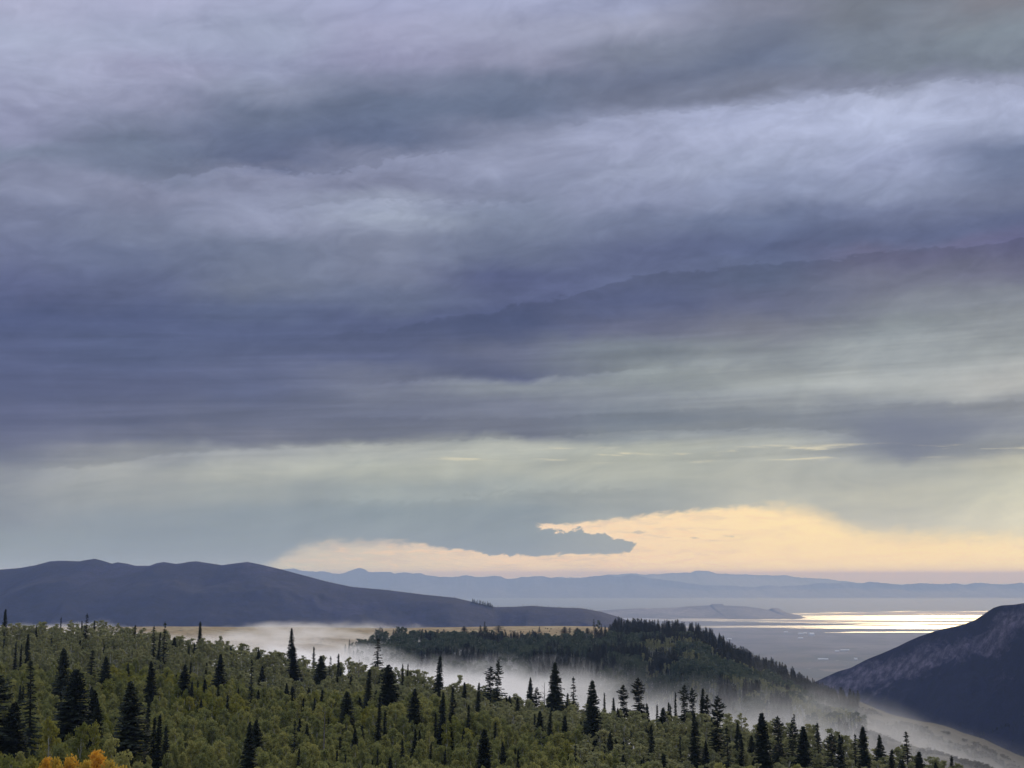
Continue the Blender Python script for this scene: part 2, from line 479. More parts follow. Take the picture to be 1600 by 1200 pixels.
# ================================================================== the near land: camera hill, forest shelf, fog valley, meadow ridge
CAMZ = -600.0                                   # level of the lake plain below the camera
cpx = np.array([-900, -400, 0, 200, 400, 600, 800, 1000, 1200, 1400, 1600, 2000, 2500], float)
s_ctl = np.array([at(p, 900, 1.0)[0] for p in cpx])
brow_d = np.array([660, 650, 620, 600, 560, 515, 470, 430, 395, 370, 350, 330, 320], float)
can_y = np.array([970, 975, 981, 984, 1022, 1047, 1084, 1120, 1132, 1178, 1226, 1300, 1380], float)
CAN = 12.5
brow_z = np.array([at(p, y, d)[2] - CAN for p, y, d in zip(cpx, can_y, brow_d)])
near_y = np.array([1200, 1200, 1200, 1200, 1200, 1200, 1200, 1200, 1206, 1232, 1262, 1320, 1380], float)
near_z = np.array([at(p, y, 240.0)[2] - CAN for p, y in zip(cpx, near_y)])
cr_d = np.array([1500, 1500, 1500, 1500, 1550, 1650, 1700, 1680, 1500, 1250, 1050, 900, 820], float)
cr_y = np.array([985, 981, 980, 980, 980, 982, 979, 986, 1043, 1128, 1201, 1330, 1460], float)
cr_z = np.array([at(p, y, d)[2] for p, y, d in zip(cpx, cr_y, cr_d)])
cr_fine = [(850,979),(890,978.5),(925,979),(950,981.5),(975,987),(1000,988),(1025,990),(1050,990),(1075,992),(1100,1000),(1125,1012),(1150,1025),(1175,1036),(1200,1045),(1225,1056),(1250,1071),(1275,1085),(1300,1091),(1320,1093.5),(1343,1104),(1367,1116),(1390,1126.5),(1423,1133.5),(1448,1138),(1474,1146),(1495,1155.6),(1525,1165),(1553,1181),(1577,1193),(1600,1203)]
mid_dy = np.array([26, 26, 26, 28, 34, 44, 52, 58, 52, 44, 40, 40, 40], float)


def ground_profile(s):
    """control heights along the sight line with slope s = X / Y: (Y list, z list)"""
    f = lambda a: np.interp(s, s_ctl, a)
    px = 800 + s * FOC * 1.009
    bd, bz, nz, cd = f(brow_d), f(brow_z), f(near_z), f(cr_d)
    cy = np.interp(px, *zip(*([(p, y) for p, y in zip(cpx, cr_y) if p < 840] + cr_fine + [(p, y) for p, y in zip(cpx, cr_y) if p > 1610])))
    cz = -(cy - 900) / FOC * cd * 1.0
    cz = np.array([at(p, y, d)[2] for p, y, d in zip(np.atleast_1d(px), np.atleast_1d(cy), np.atleast_1d(cd))])
    md = cd - 330
    mz = np.array([at(p, y, d)[2] for p, y, d in zip(np.atleast_1d(px), np.atleast_1d(cy + f(mid_dy)), np.atleast_1d(md))])
    z0 = np.zeros_like(cz)
    Ys = [z0 - 400, z0 + 0, z0 + 60, z0 + 130, z0 + 240, bd - 120, bd, bd + 60, bd + 200, md - 150, md, cd - 120, cd, cd + 80, cd + 300, cd + 1100, cd + 2600]
    Zs = [z0 + 40, z0 - 1.7, z0 - 17, nz * 0.75, nz, (nz * 0.35 + bz * 0.65), bz, bz - 7, bz - 52, mz - 34, mz, cz - 6, cz, cz - 4, cz - 50, cz - 260, z0 + CAMZ - 25]
    return np.stack(Ys, -1), np.stack(Zs, -1)


def pchip(xk, yk, x):
    """monotone cubic through one row of knots"""
    h = np.diff(xk); d = np.diff(yk) / h
    m_ = np.zeros_like(yk)
    for i in range(1, len(xk) - 1):
        if d[i - 1] * d[i] > 0:
            w1_, w2_ = 2 * h[i] + h[i - 1], h[i] + 2 * h[i - 1]
            m_[i] = (w1_ + w2_) / (w1_ / d[i - 1] + w2_ / d[i])
    m_[0], m_[-1] = d[0], d[-1]
    k_ = np.clip(np.searchsorted(xk, x) - 1, 0, len(h) - 1)
    t = np.clip((x - xk[k_]) / h[k_], 0, 1)
    return ((2 * t**3 - 3 * t**2 + 1) * yk[k_] + (t**3 - 2 * t**2 + t) * h[k_] * m_[k_]
            + (-2 * t**3 + 3 * t**2) * yk[k_ + 1] + (t**3 - t**2) * h[k_] * m_[k_ + 1])


NS = 420
s_grid = np.linspace(s_ctl[0], s_ctl[-1], NS)
Yrow = np.concatenate([np.linspace(-300, 0, 8)[:-1], np.linspace(0, 240, 30)[:-1], np.linspace(240, 1100, 180)[:-1], np.linspace(1100, 1800, 150)[:-1], np.linspace(1800, 5000, 50)])
YK, ZK = ground_profile(s_grid)
HG = np.stack([pchip(YK[i], ZK[i], Yrow) for i in range(NS)])
# soften the joins between sight lines away from the crest
GX = s_grid[:, None] * (np.maximum(Yrow, 60)[None, :] + 0)
GY = np.repeat(Yrow[None, :], NS, 0)
ax = np.clip((GY - 100) / 150, 0, 1)
cd_ = np.interp(s_grid, s_ctl, cr_d)[:, None]
near_crest = np.exp(-((GY - cd_) / 90.0) ** 2)
HG = HG + ax * (1 - 0.85 * near_crest) * (fbm(GX / 90, GY / 90, 3, 4) * 3.0 + fbm(GX / 22, GY / 22, 5, 4) * 0.7)
HG = HG + ax * fbm(GX / 7, GY / 7, 8, 3) * 0.25


def ground_z(x, y):
    """bilinear lookup in the near-land grid"""
    x = np.asarray(x, float); y = np.asarray(y, float)
    s = x / np.maximum(y, 60)
    fi = np.clip((s - s_grid[0]) / (s_grid[1] - s_grid[0]), 0, NS - 1.001)
    fj = np.clip(np.interp(y, Yrow, np.arange(len(Yrow))), 0, len(Yrow) - 1.001)
    i = fi.astype(int); j = fj.astype(int); u = fi - i; v = fj - j
    return (HG[i, j] * (1 - u) + HG[i + 1, j] * u) * (1 - v) + (HG[i, j + 1] * (1 - u) + HG[i + 1, j + 1] * u) * v


def mat_meadow(gg, b):
    p = pos(gg)
    n1 = gg.noise(p, 0.012, 5, 0.55)
    n2 = gg.noise(pos(gg, 1, 1, 1), 0.11, 6, 0.62)
    n3 = gg.noise(p, 0.8, 5, 0.7)
    c = gg.ramp(n1, [(0.30, (0.20, 0.125, 0.062)), (0.5, (0.31, 0.215, 0.105)), (0.7, (0.36, 0.27, 0.145))])
    c = gg.mix(gg.ss(n2, 0.48, 0.72), c, (0.42, 0.34, 0.20))
    c = gg.mix(gg.ss(n2, 0.50, 0.28), c, (0.13, 0.115, 0.062))
    c = gg.mix(gg.ss(n3, 0.62, 0.75, 0, 0.7), c, (0.075, 0.080, 0.048))
    gg.put(b.inputs['Base Color'], c)
    bump(gg, b, n3, 0.8, 0.5)


def mat_floor(gg, b):
    n = gg.noise(pos(gg), 0.25, 6, 0.65)
    gg.put(b.inputs['Base Color'], gg.ramp(n, [(0.3, (0.030, 0.034, 0.016)), (0.6, (0.070, 0.070, 0.032)), (0.8, (0.12, 0.11, 0.05))]))
    bump(gg, b, n, 0.6, 0.4)


M_meadow = material('dry_meadow_grass', mat_meadow)
M_floor = material('forest_floor', mat_floor)
verts = np.stack([GX, GY, HG], -1).reshape(-1, 3)
gf = grid_faces(NS, len(Yrow))


def mat_under(gg, b):
    n = gg.noise(pos(gg), 0.12, 6, 0.7)
    n2 = gg.noise(pos(gg), 0.9, 4, 0.7)
    gg.put(b.inputs['Base Color'], gg.ramp(gg.add(gg.mul(n, 0.6), gg.mul(n2, 0.4)), [(0.3, (0.014, 0.020, 0.014)), (0.55, (0.036, 0.046, 0.030)), (0.75, (0.075, 0.075, 0.048))]))
    bump(gg, b, n2, 1.0, 1.0)


def mat_brush(gg, b):
    n = gg.noise(pos(gg), 0.05, 6, 0.65)
    n2 = gg.noise(pos(gg), 0.45, 5, 0.75)
    f = gg.add(gg.mul(n, 0.5), gg.mul(n2, 0.5))
    gg.put(b.inputs['Base Color'], gg.ramp(f, [(0.36, (0.012, 0.013, 0.011)), (0.50, (0.030, 0.027, 0.022)), (0.60, (0.048, 0.041, 0.032)), (0.72, (0.13, 0.11, 0.085))]))
    bump(gg, b, n2, 1.0, 1.0)


M_under = material('shrubby_forest_floor', mat_under)
M_brush = material('dry_brush_slope', mat_brush)
gr = mesh_obj('ground', verts, gf, [M_floor, M_meadow, M_under, M_brush], smooth=True)
def in_wood(px, py):
    """where the far ridge carries trees"""
    top = np.where(px > 958, np.interp(px, *zip(*cr_fine)) - 1.0, np.interp(px, [540, 590, 640, 700, 760, 860, 930, 958], [1022, 1006, 1003, 1001, 1002, 1005, 1003, 990]))
    return ((px > 540) & (py > top)).astype(float)


fc_ = gf[:, 0]
vy = GY.reshape(-1)[fc_]; vx = GX.reshape(-1)[fc_]; vz = HG.reshape(-1)[fc_]
c_, s__ = math.cos(PITCH), math.sin(PITCH)
dd_ = np.maximum(vy * c_ + vz * s__, 1.0)
fpx = 800 + FOC * vx / dd_; fpy = 600 - FOC * (-vy * s__ + vz * c_) / dd_
fs = s_grid.repeat(len(Yrow))[fc_]
jit = fbm(vx / 30, vy / 60, 511, 4) * 14
beyond = vy > np.interp(fs, s_ctl, brow_d) + 240
wood = (in_wood(fpx + jit, fpy + jit * 0.4) > 0) & (vy < np.interp(fs, s_ctl, cr_d) + 40) & (fpx < 1330 + jit)
brush = fpx > 1290 + jit
gr.data.polygons.foreach_set('material_index', np.where(beyond, np.where(wood, 2, np.where(brush, 3, 1)), 0).astype(np.int32))
structure(gr, 'near land: forested shelf, fog-filled valley and golden meadow ridge beyond it')


# ------------------------------------------------------------------ long hills and mountains swept along their crest lines
def crest_land(name, pts, dists, label, mat, back, front, drop, nu, nv, relief, rscale, seed, base=None, prof=0.8, expand=1.0, jag=0.0):
    """pts: skyline pixels of the photograph, dists: matching distances. The land falls away on both sides of the crest."""
    P3 = np.array([at(x, y, d) for (x, y), d in zip(pts, np.interp([p[0] for p in pts], *zip(*dists)))])
    seg = np.concatenate([[0], np.cumsum(np.abs(np.diff(P3[:, 0])))])
    t = np.linspace(0, seg[-1], nu)
    C = np.stack([np.interp(t, seg, P3[:, k]) for k in range(3)], 1)
    C[:, 2] += jag * fbm(C[:, 0] / rscale * 6, C[:, 1] * 0, seed + 90, 4)
    v = np.concatenate([-np.linspace(1, 0, nv // 4, endpoint=False) ** 1.2, np.linspace(0, 1, nv - nv // 4) ** 1.25])
    A = np.abs(v)[None, :]
    off = np.where(v[None, :] < 0, back * A, -front * A)
    Xg = np.repeat(C[:, 0:1], nv, 1) * (1 + expand * 0.0)
    Yg = C[:, 1:2] + off
    shape = A ** prof
    zend = (C[:, 2:3] - drop) if base is None else np.full_like(C[:, 2:3], base)
    Zg = C[:, 2:3] * (1 - shape) + zend * shape
    gul = ridged(Xg / rscale + 0.25 * fbm(Xg / rscale, Yg / rscale, seed + 7, 3), Yg / (rscale * 2.6), seed, 6) - 0.86
    Zg = Zg + relief * gul * np.clip(A * 7, 0, 1) * (1 - np.clip((A - 0.9) / 0.1, 0, 1))
    o = mesh_obj(name, np.stack([Xg, Yg, Zg], -1).reshape(-1, 3), grid_faces(nu, nv), mat, smooth=True)
    structure(o, label)
    return o, (Xg, Yg, Zg, C)


def mat_scrub(dark, tan, patch, sc, bstr=1.0, tone=0.5, stretch=1.0, spur=False):
    def f(gg, b):
        p = pos(gg, 1.0, 0.6 * stretch, 1.6)
        a = gg.noise(p, sc, 7, 0.62, 0.6)
        c2 = gg.noise(pos(gg, 1, 1, 1), sc * 9, 6, 0.7, 0.2)
        c3 = gg.noise(pos(gg, 1, 1, 1), sc * 45, 4, 0.7)
        if spur:
            at_ = gg.new('ShaderNodeAttribute', attribute_name='spur')
            a5 = gg.noise(pos(gg, 1, 1, 1.8), sc * 5, 6, 0.7, 0.8)
            a = gg.add(gg.add(gg.mul(gg.sub(a, 0.5), 0.6), gg.mul(gg.sub(a5, 0.5), 0.8)), gg.mad(at_.outputs['Fac'], 0.34, 0.36))
        col = gg.mix(gg.ss(a, tone, tone + 0.13), dark, patch)
        col = gg.mix(gg.mul(gg.ss(a, tone + 0.06, tone + 0.22), gg.ss(c2, 0.38, 0.62)), col, tan)
        k_ = gg.add(gg.mul(gg.ss(c2, 0.3, 0.7, kind='LINEAR'), 0.8), gg.mul(gg.ss(c3, 0.3, 0.7, kind='LINEAR'), 1.0))
        col = gg.mix(1.0, col, gg.xyz(k_, k_, k_), 'MULTIPLY')
        gg.put(b.inputs['Base Color'], col)
        bump(gg, b, gg.add(c2, gg.mul(c3, 0.5)), bstr, 0.4 / sc * 0.02)
    return f


left_px = [(-700,925),(-400,905),(-200,895),(0,890),(31,887.5),(56,883),(78,877),(94,876),(125,877),(134,875),(148,873),(159,875.6),(175,880.6),(184,878.4),(200,881),(212,884),(234,884),(244,880),(256,878),(275,881),(284,880),(297,877.5),(308,877),(331,880.6),(347,883),(369,880),(387,878),(403,881),(437,889),(469,897.5),(512,909),(550,917),(606,922),(662,929),(711,934),(737,940),(760,945.5),(775,948.5),(805,948),(831,946.5),(861,948.6),(910,950.5),(940,956),(970,965),(981,970),(1000,976),(1040,990),(1100,1010),(1200,1040)]
M_left = material('haze_blue_hillside_scrub', mat_scrub((0.009, 0.013, 0.050), (0.080, 0.068, 0.105), (0.017, 0.021, 0.072), 0.0016, 0.8, 0.52))  # blue of the distant haze is mixed into these scrub colours
hillL, hL = crest_land('hill', left_px, [(-700, 6600), (400, 6300), (1200, 5600)], 'long dark haze-blue scrub hill across the valley under the rain', M_left, 1500, 2400, 0, 620, 150, 75, 620, 21, base=CAMZ - 20, prof=1.15)

right_px = [(1130,1130),(1180,1105),(1230,1085),(1270,1066),(1280,1062),(1308,1049.5),(1332,1042.5),(1355,1031),(1376,1021.5),(1402,1010),(1418,1002),(1437,994),(1455,988),(1476,981),(1504,975),(1525,968),(1537,960),(1553,950),(1565,947),(1584,945.6),(1600,943),(1660,925),(1750,905),(1850,880),(2000,850),(2300,840),(2700,860)]
M_right = material('haze_blue_mountain_scrub', mat_scrub((0.004, 0.006, 0.030), (0.100, 0.088, 0.128), (0.034, 0.033, 0.068), 0.006, 1.0, 0.50, 1.0, True))  # scrub and grass tones painted darker and bluer, as through haze
hillR, hR = crest_land('mountain', right_px, [(1130, 3500), (1300, 3200), (1600, 2700), (2000, 2500), (2700, 2400)], 'dark haze-blue scrub mountain with paler grassy spurs beside the lake plain', M_right, 1300, 1150, 0, 520, 260, 75, 240, 44, base=CAMZ - 20, prof=1.1, jag=3.0)


def seg_dist(px, py, line):
    d = np.full(px.shape, 1e9)
    for (x0, y0), (x1, y1) in zip(line, line[1:]):
        t = np.clip(((px - x0) * (x1 - x0) + (py - y0) * (y1 - y0)) / ((x1 - x0) ** 2 + (y1 - y0) ** 2), 0, 1)
        d = np.minimum(d, np.hypot(px - x0 - t * (x1 - x0), (py - y0 - t * (y1 - y0)) * 1.3))
    return d


rx_, ry_, rz_ = [q.ravel() for q in hR[:3]]
rd_ = ry_ * math.cos(PITCH) + rz_ * math.sin(PITCH)
rpx = 800 + FOC * rx_ / rd_; rpy = 600 - FOC * (-ry_ * math.sin(PITCH) + rz_ * math.cos(PITCH)) / rd_
spur = np.zeros_like(rpx)
for line, wd, st in ((((1300, 1075), (1360, 1052), (1420, 1038), (1480, 1022), (1520, 1012)), 34, 1.05), (((1545, 1012), (1562, 990), (1580, 972), (1600, 960), (1680, 935)), 30, 1.25), (((1352, 1096), (1372, 1080), (1392, 1066)), 5, 0.9), (((1560, 1060), (1640, 1030), (1750, 1010)), 18, 0.4)):
    spur = np.maximum(spur, st * np.exp(-(seg_dist(rpx, rpy, line) / wd) ** 2))
spur[ry_ > np.repeat(hR[3][:, 1], hR[0].shape[1]) + 5] = 0
at_ = hillR.data.attributes.new('spur', 'FLOAT', 'POINT'); at_.data.foreach_set('value', spur.astype(np.float32))

# ------------------------------------------------------------------ the plain, the lake, its flats, the island, the far ranges
def mat_plain(gg, b):
    p = pos(gg, 0.35, 0.16, 1)
    n1 = gg.noise(p, 0.004, 6, 0.6, 0.4)
    n2 = gg.noise(pos(gg, 0.2, 0.10, 1), 0.02, 5, 0.6)
    v_ = gg.new('ShaderNodeTexVoronoi', feature='F1', distance='CHEBYCHEV')
    gg.put(v_.inputs['Vector'], pos(gg, 0.0026, 0.0017, 0))
    v_.inputs['Scale'].default_value = 1.0
    rr = gg.new('ShaderNodeSeparateColor')
    gg.nt.links.new(v_.outputs['Color'], rr.inputs[0])
    field = gg.ramp(rr.outputs[0], [(0.0, (0.030, 0.042, 0.038)), (0.25, (0.080, 0.072, 0.062)), (0.5, (0.055, 0.062, 0.058)), (0.75, (0.12, 0.105, 0.09)), (0.93, (0.24, 0.215, 0.19))], 'CONSTANT')
    flat = gg.ramp(n1, [(0.35, (0.065, 0.065, 0.080)), (0.6, (0.125, 0.115, 0.122))])
    sy = gg.new('ShaderNodeSeparateXYZ')
    gg.put(sy.inputs[0], pos(gg))
    town = gg.ss(gg.add(sy.outputs[1], gg.mul(gg.sub(n1, 0.5), 9000)), 12500, 9500)
    c = gg.mix(town, flat, field)
    c = gg.mix(gg.mul(gg.ss(n2, 0.52, 0.66), 0.7), c, (0.040, 0.052, 0.040))
    rows = gg.noise(pos(gg, 0.00055, 0.0014, 1), 1.0, 6, 0.68, 0.3)
    c = gg.mix(gg.mul(gg.ss(rows, 0.50, 0.62), gg.ss(town, 0, 1, 0.45, 0.85)), c, (0.022, 0.030, 0.030))
    c = gg.mix(gg.mul(gg.ss(rows, 0.42, 0.34), gg.ss(town, 0, 1, 0.5, 0.8)), c, (0.20, 0.175, 0.16))
    speck = gg.noise(pos(gg, 0.012, 0.010, 1), 1.0, 3, 0.8)
    c = gg.mix(gg.mul(gg.ss(speck, 0.66, 0.72), town), c, (0.55, 0.53, 0.50))
    c = gg.mix(gg.ss(sy.outputs[1], 8200, 7200), c, (0.20, 0.15, 0.115))
    gg.put(b.inputs['Base Color'], c)


M_plain = material('lake_plain_fields', mat_plain)
xx = np.concatenate([np.linspace(-110000, -20000, 8)[:-1], np.linspace(-20000, 20000, 60)[:-1], np.linspace(20000, 110000, 8)])
yy = np.concatenate([np.linspace(-20000, 4000, 6)[:-1], np.linspace(4000, 24000, 60)[:-1], np.linspace(24000, 120000, 20)])
PX, PY = np.meshgrid(xx, yy, indexing='ij')
plain = mesh_obj('plain', np.stack([PX, PY, np.full_like(PX, CAMZ)], -1).reshape(-1, 3), grid_faces(len(xx), len(yy)), M_plain)
structure(plain, 'wide flat lake plain of pale fields and mud below the mountains')


def px_to_plain(px, py, z=CAMZ):
    x, y, zz = ray(px, py)
    k_ = z / zz
    return x * k_, y * k_


def mat_lake(gg, b):
    p = pos(gg, 0.06, 0.25, 1)
    n = gg.noise(p, 0.02, 5, 0.6)
    n2 = gg.noise(pos(gg, 0.04, 0.16, 1), 0.0045, 5, 0.55)
    gg.put(b.inputs['Base Color'], (0.05, 0.078, 0.088))
    sy = gg.new('ShaderNodeSeparateXYZ')
    gg.put(sy.inputs[0], pos(gg))
    slick = gg.noise(pos(gg, 0.00022, 0.0011, 1), 1.0, 6, 0.62, 0.6)
    fine = gg.noise(pos(gg, 0.0006, 0.0028, 1), 1.0, 4, 0.6, 0.2)
    lead = gg.add(gg.ss(sy.outputs[1], 26500, 23000, 0.0, 0.55), gg.ss(sy.outputs[0], 3000, 7500, -0.26, 0.07))
    calm = gg.ss(gg.add(gg.add(gg.mul(slick, 0.8), gg.mul(fine, 0.3)), lead), 0.78, 1.02)
    gg.put(b.inputs['Roughness'], gg.ss(calm, 0.25, 0.75, 0.80, 0.045))


M_lake = material('salt_lake_water', mat_lake, 0.15, 0.5)
_, y_near = px_to_plain(1200, 968.5)
_, y_far = px_to_plain(1200, 930.5)


def sheet(name, fn, x0, x1, y0, y1, nx, ny, z, mat, label):
    """flat sheet with a free outline: the cells where fn(x, y) > 0"""
    gx, gy = np.linspace(x0, x1, nx), np.geomspace(y0, y1, ny)
    A_, B_ = np.meshgrid(gx, gy, indexing='ij')
    f = fn(A_, B_)
    fc = grid_faces(nx, ny)
    keep = (f.reshape(-1)[fc].mean(1) > 0)
    fc = fc[keep]
    used, inv = np.unique(fc, return_inverse=True)
    vv = np.stack([A_, B_, np.full_like(A_, z)], -1).reshape(-1, 3)[used]
    o = mesh_obj(name, vv, inv.reshape(-1, 4), mat)
    structure(o, label)
    return o


shore = lambda x: np.interp(x, [-20000, 0, 2000, 3600, 4800, 6000, 9000], [19500, 19200, 18900, 18600, 17900, 16500, 15500])
lake = sheet('lake', lambda x, y: (y - shore(x) - 900 * fbm(x / 2600, y / 900, 71, 5)), -60000, 60000, 13500, y_far, 900, 260, CAMZ + 1.2, M_lake, 'pale salt lake shining under the break in the clouds')


def mat_mud(gg, b):
    n = gg.noise(pos(gg, 0.05, 0.2, 1), 0.008, 6, 0.6)
    gg.put(b.inputs['Base Color'], gg.ramp(n, [(0.35, (0.10, 0.095, 0.10)), (0.65, (0.19, 0.175, 0.17))]))
    gg.put(b.inputs['Roughness'], gg.ss(n, 0.50, 0.62, 0.32, 0.75))


M_mud = material('wet_mud_flat', mat_mud, 0.5, 0.4)
mud = sheet('mudflat', lambda x, y: (fbm(x / 5200, y / 620, 83, 5) + 0.16 - np.clip((y - 22000) / 4000, 0, 1) * 0.8 + np.clip((4200 - x) / 6000, -0.12, 0.4)) * np.where(y > shore(x) + 500, 1, -1), -30000, 30000, 15000, 27000, 900, 240, CAMZ + 2.4, M_mud, 'low mud bars lying in the shallow edge of the salt lake')

# island
isl_px = [(900,959),(935,954),(960,952.5),(1000,950.5),(1030,950.3),(1050,949.5),(1075,947.5),(1109,946),(1111.5,943.8),(1129,943.6),(1131.5,946),(1165,947.5),(1187,950.5),(1202,953.5),(1205,950.3),(1216,950),(1221,953),(1228,956.5),(1240,959.5),(1255,962.2)]
M_isl = material('island_grass', mat_scrub((0.075, 0.066, 0.062), (0.22, 0.185, 0.16), (0.13, 0.11, 0.098), 0.0012, 0.6, 0.42))
isl, _ = crest_land('island', isl_px, [(900, 22200), (1260, 22200)], 'low bare island with a flat-topped knoll and a stepped rocky point', M_isl, 1200, 2300, 0, 700, 60, 45, 900, 65, base=CAMZ - 8, prof=0.8)

front_px = [(-500,905),(-100,893),(200,888),(445,889),(458,887),(471,890),(490,892),(512,896),(539,895),(552,891),(561,888),(571,889),(576,893),(610,892),(617,895),(647,897),(674,898),(696,902),(715,902),(730,898),(749,902),(769,899.5),(790,903),(824,902),(852,901),(865,903),(891,902),(910,903),(940,901),(962,899.5),(985,897),(1000,899),(1022,904),(1056,909),(1094,914),(1150,916),(1232,916),(1262,914),(1292,912),(1326,910.5),(1345,911),(1360,910),(1375,911.5),(1409,915),(1427,913),(1450,912),(1476,913),(1499,911.5),(1506,912.6),(1525,909.6),(1540,910),(1555,912),(1577,911.5),(1600,912),(1700,908),(1900,912),(2200,905)]
back_px = [(700,905),(730,902),(800,903),(865,901),(900,903),(940,900),(985,896.5),(1000,898),(1060,895),(1079,896),(1086,892),(1109,892),(1120,895),(1142,897),(1176,897),(1210,899),(1225,898),(1255,903),(1274,902.5),(1304,905.5),(1334,908),(1345,910.5),(1400,918)]
M_far = material('desert_range', mat_scrub((0.09, 0.085, 0.09), (0.20, 0.175, 0.16), (0.13, 0.12, 0.12), 0.0005, 0.5, 0.5))
rangeF, _ = crest_land('mountain', front_px, [(-500, 42500), (2200, 42500)], 'nearer hazy blue desert range along the far shore of the lake', M_far, 2500, 2600, 0, 1500, 40, 150, 2400, 77, base=CAMZ - 8, prof=0.7, jag=60)
rangeB, _ = crest_land('mountain', back_px, [(700, 52000), (1400, 52000)], 'palest and farthest desert range, rising behind the nearer hazy range', M_far, 2500, 6000, 0, 700, 40, 200, 3000, 99, base=CAMZ - 8, prof=0.7, jag=60)

# ------------------------------------------------------------------ haze
def volume_mat(name, build):
    m_ = bpy.data.materials.new(name)
    m_.use_nodes = True
    nt = m_.node_tree
    nt.nodes.clear()
    out = nt.nodes.new('ShaderNodeOutputMaterial')
    gg = G(nt)
    v_ = gg.new('ShaderNodeVolumePrincipled')
    build(gg, v_)
    nt.links.new(v_.outputs[0], out.inputs['Volume'])
    return m_


def hz(gg, v):
    v.inputs['Color'].default_value = (0.42, 0.59, 0.97, 1)
    v.inputs['Absorption Color'].default_value = (1, 1, 1, 1)
    v.inputs['Density'].default_value = 4.1e-5
    v.inputs['Anisotropy'].default_value = 0.15


M_haze = volume_mat('pale_air', hz)
M_haze.cycles.homogeneous_volume = True


def box(x0, x1, y0, y1, z0, z1):
    v = [(x, y, z) for x in (x0, x1) for y in (y0, y1) for z in (z0, z1)]
    f = [(0, 1, 3, 2), (4, 6, 7, 5), (0, 4, 5, 1), (2, 3, 7, 6), (0, 2, 6, 4), (1, 5, 7, 3)]
    return v, f


v_, f_ = box(-112000, 112000, -22000, 122000, CAMZ - 40, 300)
haze = mesh_obj('haze', v_, f_, M_haze)
haze['kind'] = 'stuff'
haze['label'] = 'pale blue air that softens the far hills and the lake'


# ------------------------------------------------------------------ fog lying in the valley
def fg(gg, v):
    sy = gg.new('ShaderNodeSeparateXYZ')
    gg.put(sy.inputs[0], pos(gg))
    x_, y_, z_ = sy.outputs
    top = gg.curve(x_, FOGTOP, -900, 700, -170, -30)
    n1 = gg.noise(pos(gg, 0.9, 0.9, 1.6), 0.0085, 3, 0.55, 0.5)
    n2 = gg.noise(pos(gg, 1, 1, 1.6), 0.035, 3, 0.6, 0.3)
    h = gg.add(gg.sub(top, z_), gg.add(gg.mul(gg.sub(n1, 0.5), 32.0), gg.mul(gg.sub(n2, 0.5), 22.0)))
    soft = gg.ss(x_, -100, 300, 15.0, 34.0)
    d = gg.ss(h, gg.mul(soft, -0.6), soft)
    thick = gg.curve(x_, FOGTHICK, -900, 700, 0.0, 0.07)
    gg.put(v.inputs['Density'], gg.mul(gg.mul(d, thick), gg.mul(gg.ss(n1, 0.3, 0.66, 0.35, 1.4), gg.ss(n2, 0.3, 0.65, 0.6, 1.3))))
    v.inputs['Color'].default_value = (0.95, 0.975, 1.0, 1)
    v.inputs['Absorption Color'].default_value = (1, 1, 1, 1)
    v.inputs['Anisotropy'].default_value = 0.35


FOGTOP = [((px - 800) / FOC * d, z) for px, d, z in ((-400, 1250, -60), (150, 1250, -61), (250, 1250, -62), (330, 1250, -60), (450, 1250, -62), (600, 1250, -71), (700, 1250, -78), (830, 1250, -86), (1000, 1200, -94), (1200, 1100, -101), (1350, 1050, -108), (1450, 1000, -117), (1600, 950, -142))]
FOGTHICK = [(-900, 0.06), (-250, 0.06), (-90, 0.055), (60, 0.022), (150, 0.011), (240, 0.008), (310, 0.0055), (380, 0.004), (700, 0.003)]
M_fog = volume_mat('valley_fog', fg)

# ================================================================== trees
def mat_leaf(stops, trans=0.42):
    def f(gg, b):
        oi = gg.new('ShaderNodeObjectInfo')
        n = gg.noise(pos(gg), 0.9, 3, 0.6)
        q = gg.noise(pos(gg, 1, 1, 1), 0.03, 3, 0.5)
        fac = gg.add(gg.mul(oi.outputs['Random'], 0.42), gg.add(gg.mul(n, 0.30), gg.mul(q, 0.36)))
        col = gg.ramp(fac, stops)
        gg.put(b.inputs['Base Color'], col)
        t = gg.new('ShaderNodeBsdfTranslucent')
        gg.put(t.inputs['Color'], col)
        mx = gg.new('ShaderNodeMixShader')
        mx.inputs[0].default_value = trans
        out = gg.nt.nodes['Material Output']
        gg.nt.links.new(b.outputs[0], mx.inputs[1])
        gg.nt.links.new(t.outputs[0], mx.inputs[2])
        gg.nt.links.new(mx.outputs[0], out.inputs['Surface'])
    return f


def mat_bark(c1, c2, sc=3.0):
    def f(gg, b):
        n = gg.noise(pos(gg, 1, 1, 0.35), sc, 5, 0.7)
        gg.put(b.inputs['Base Color'], gg.ramp(n, [(0.38, c1), (0.55, c2)]))
        bump(gg, b, n, 0.5, 0.05)
    return f


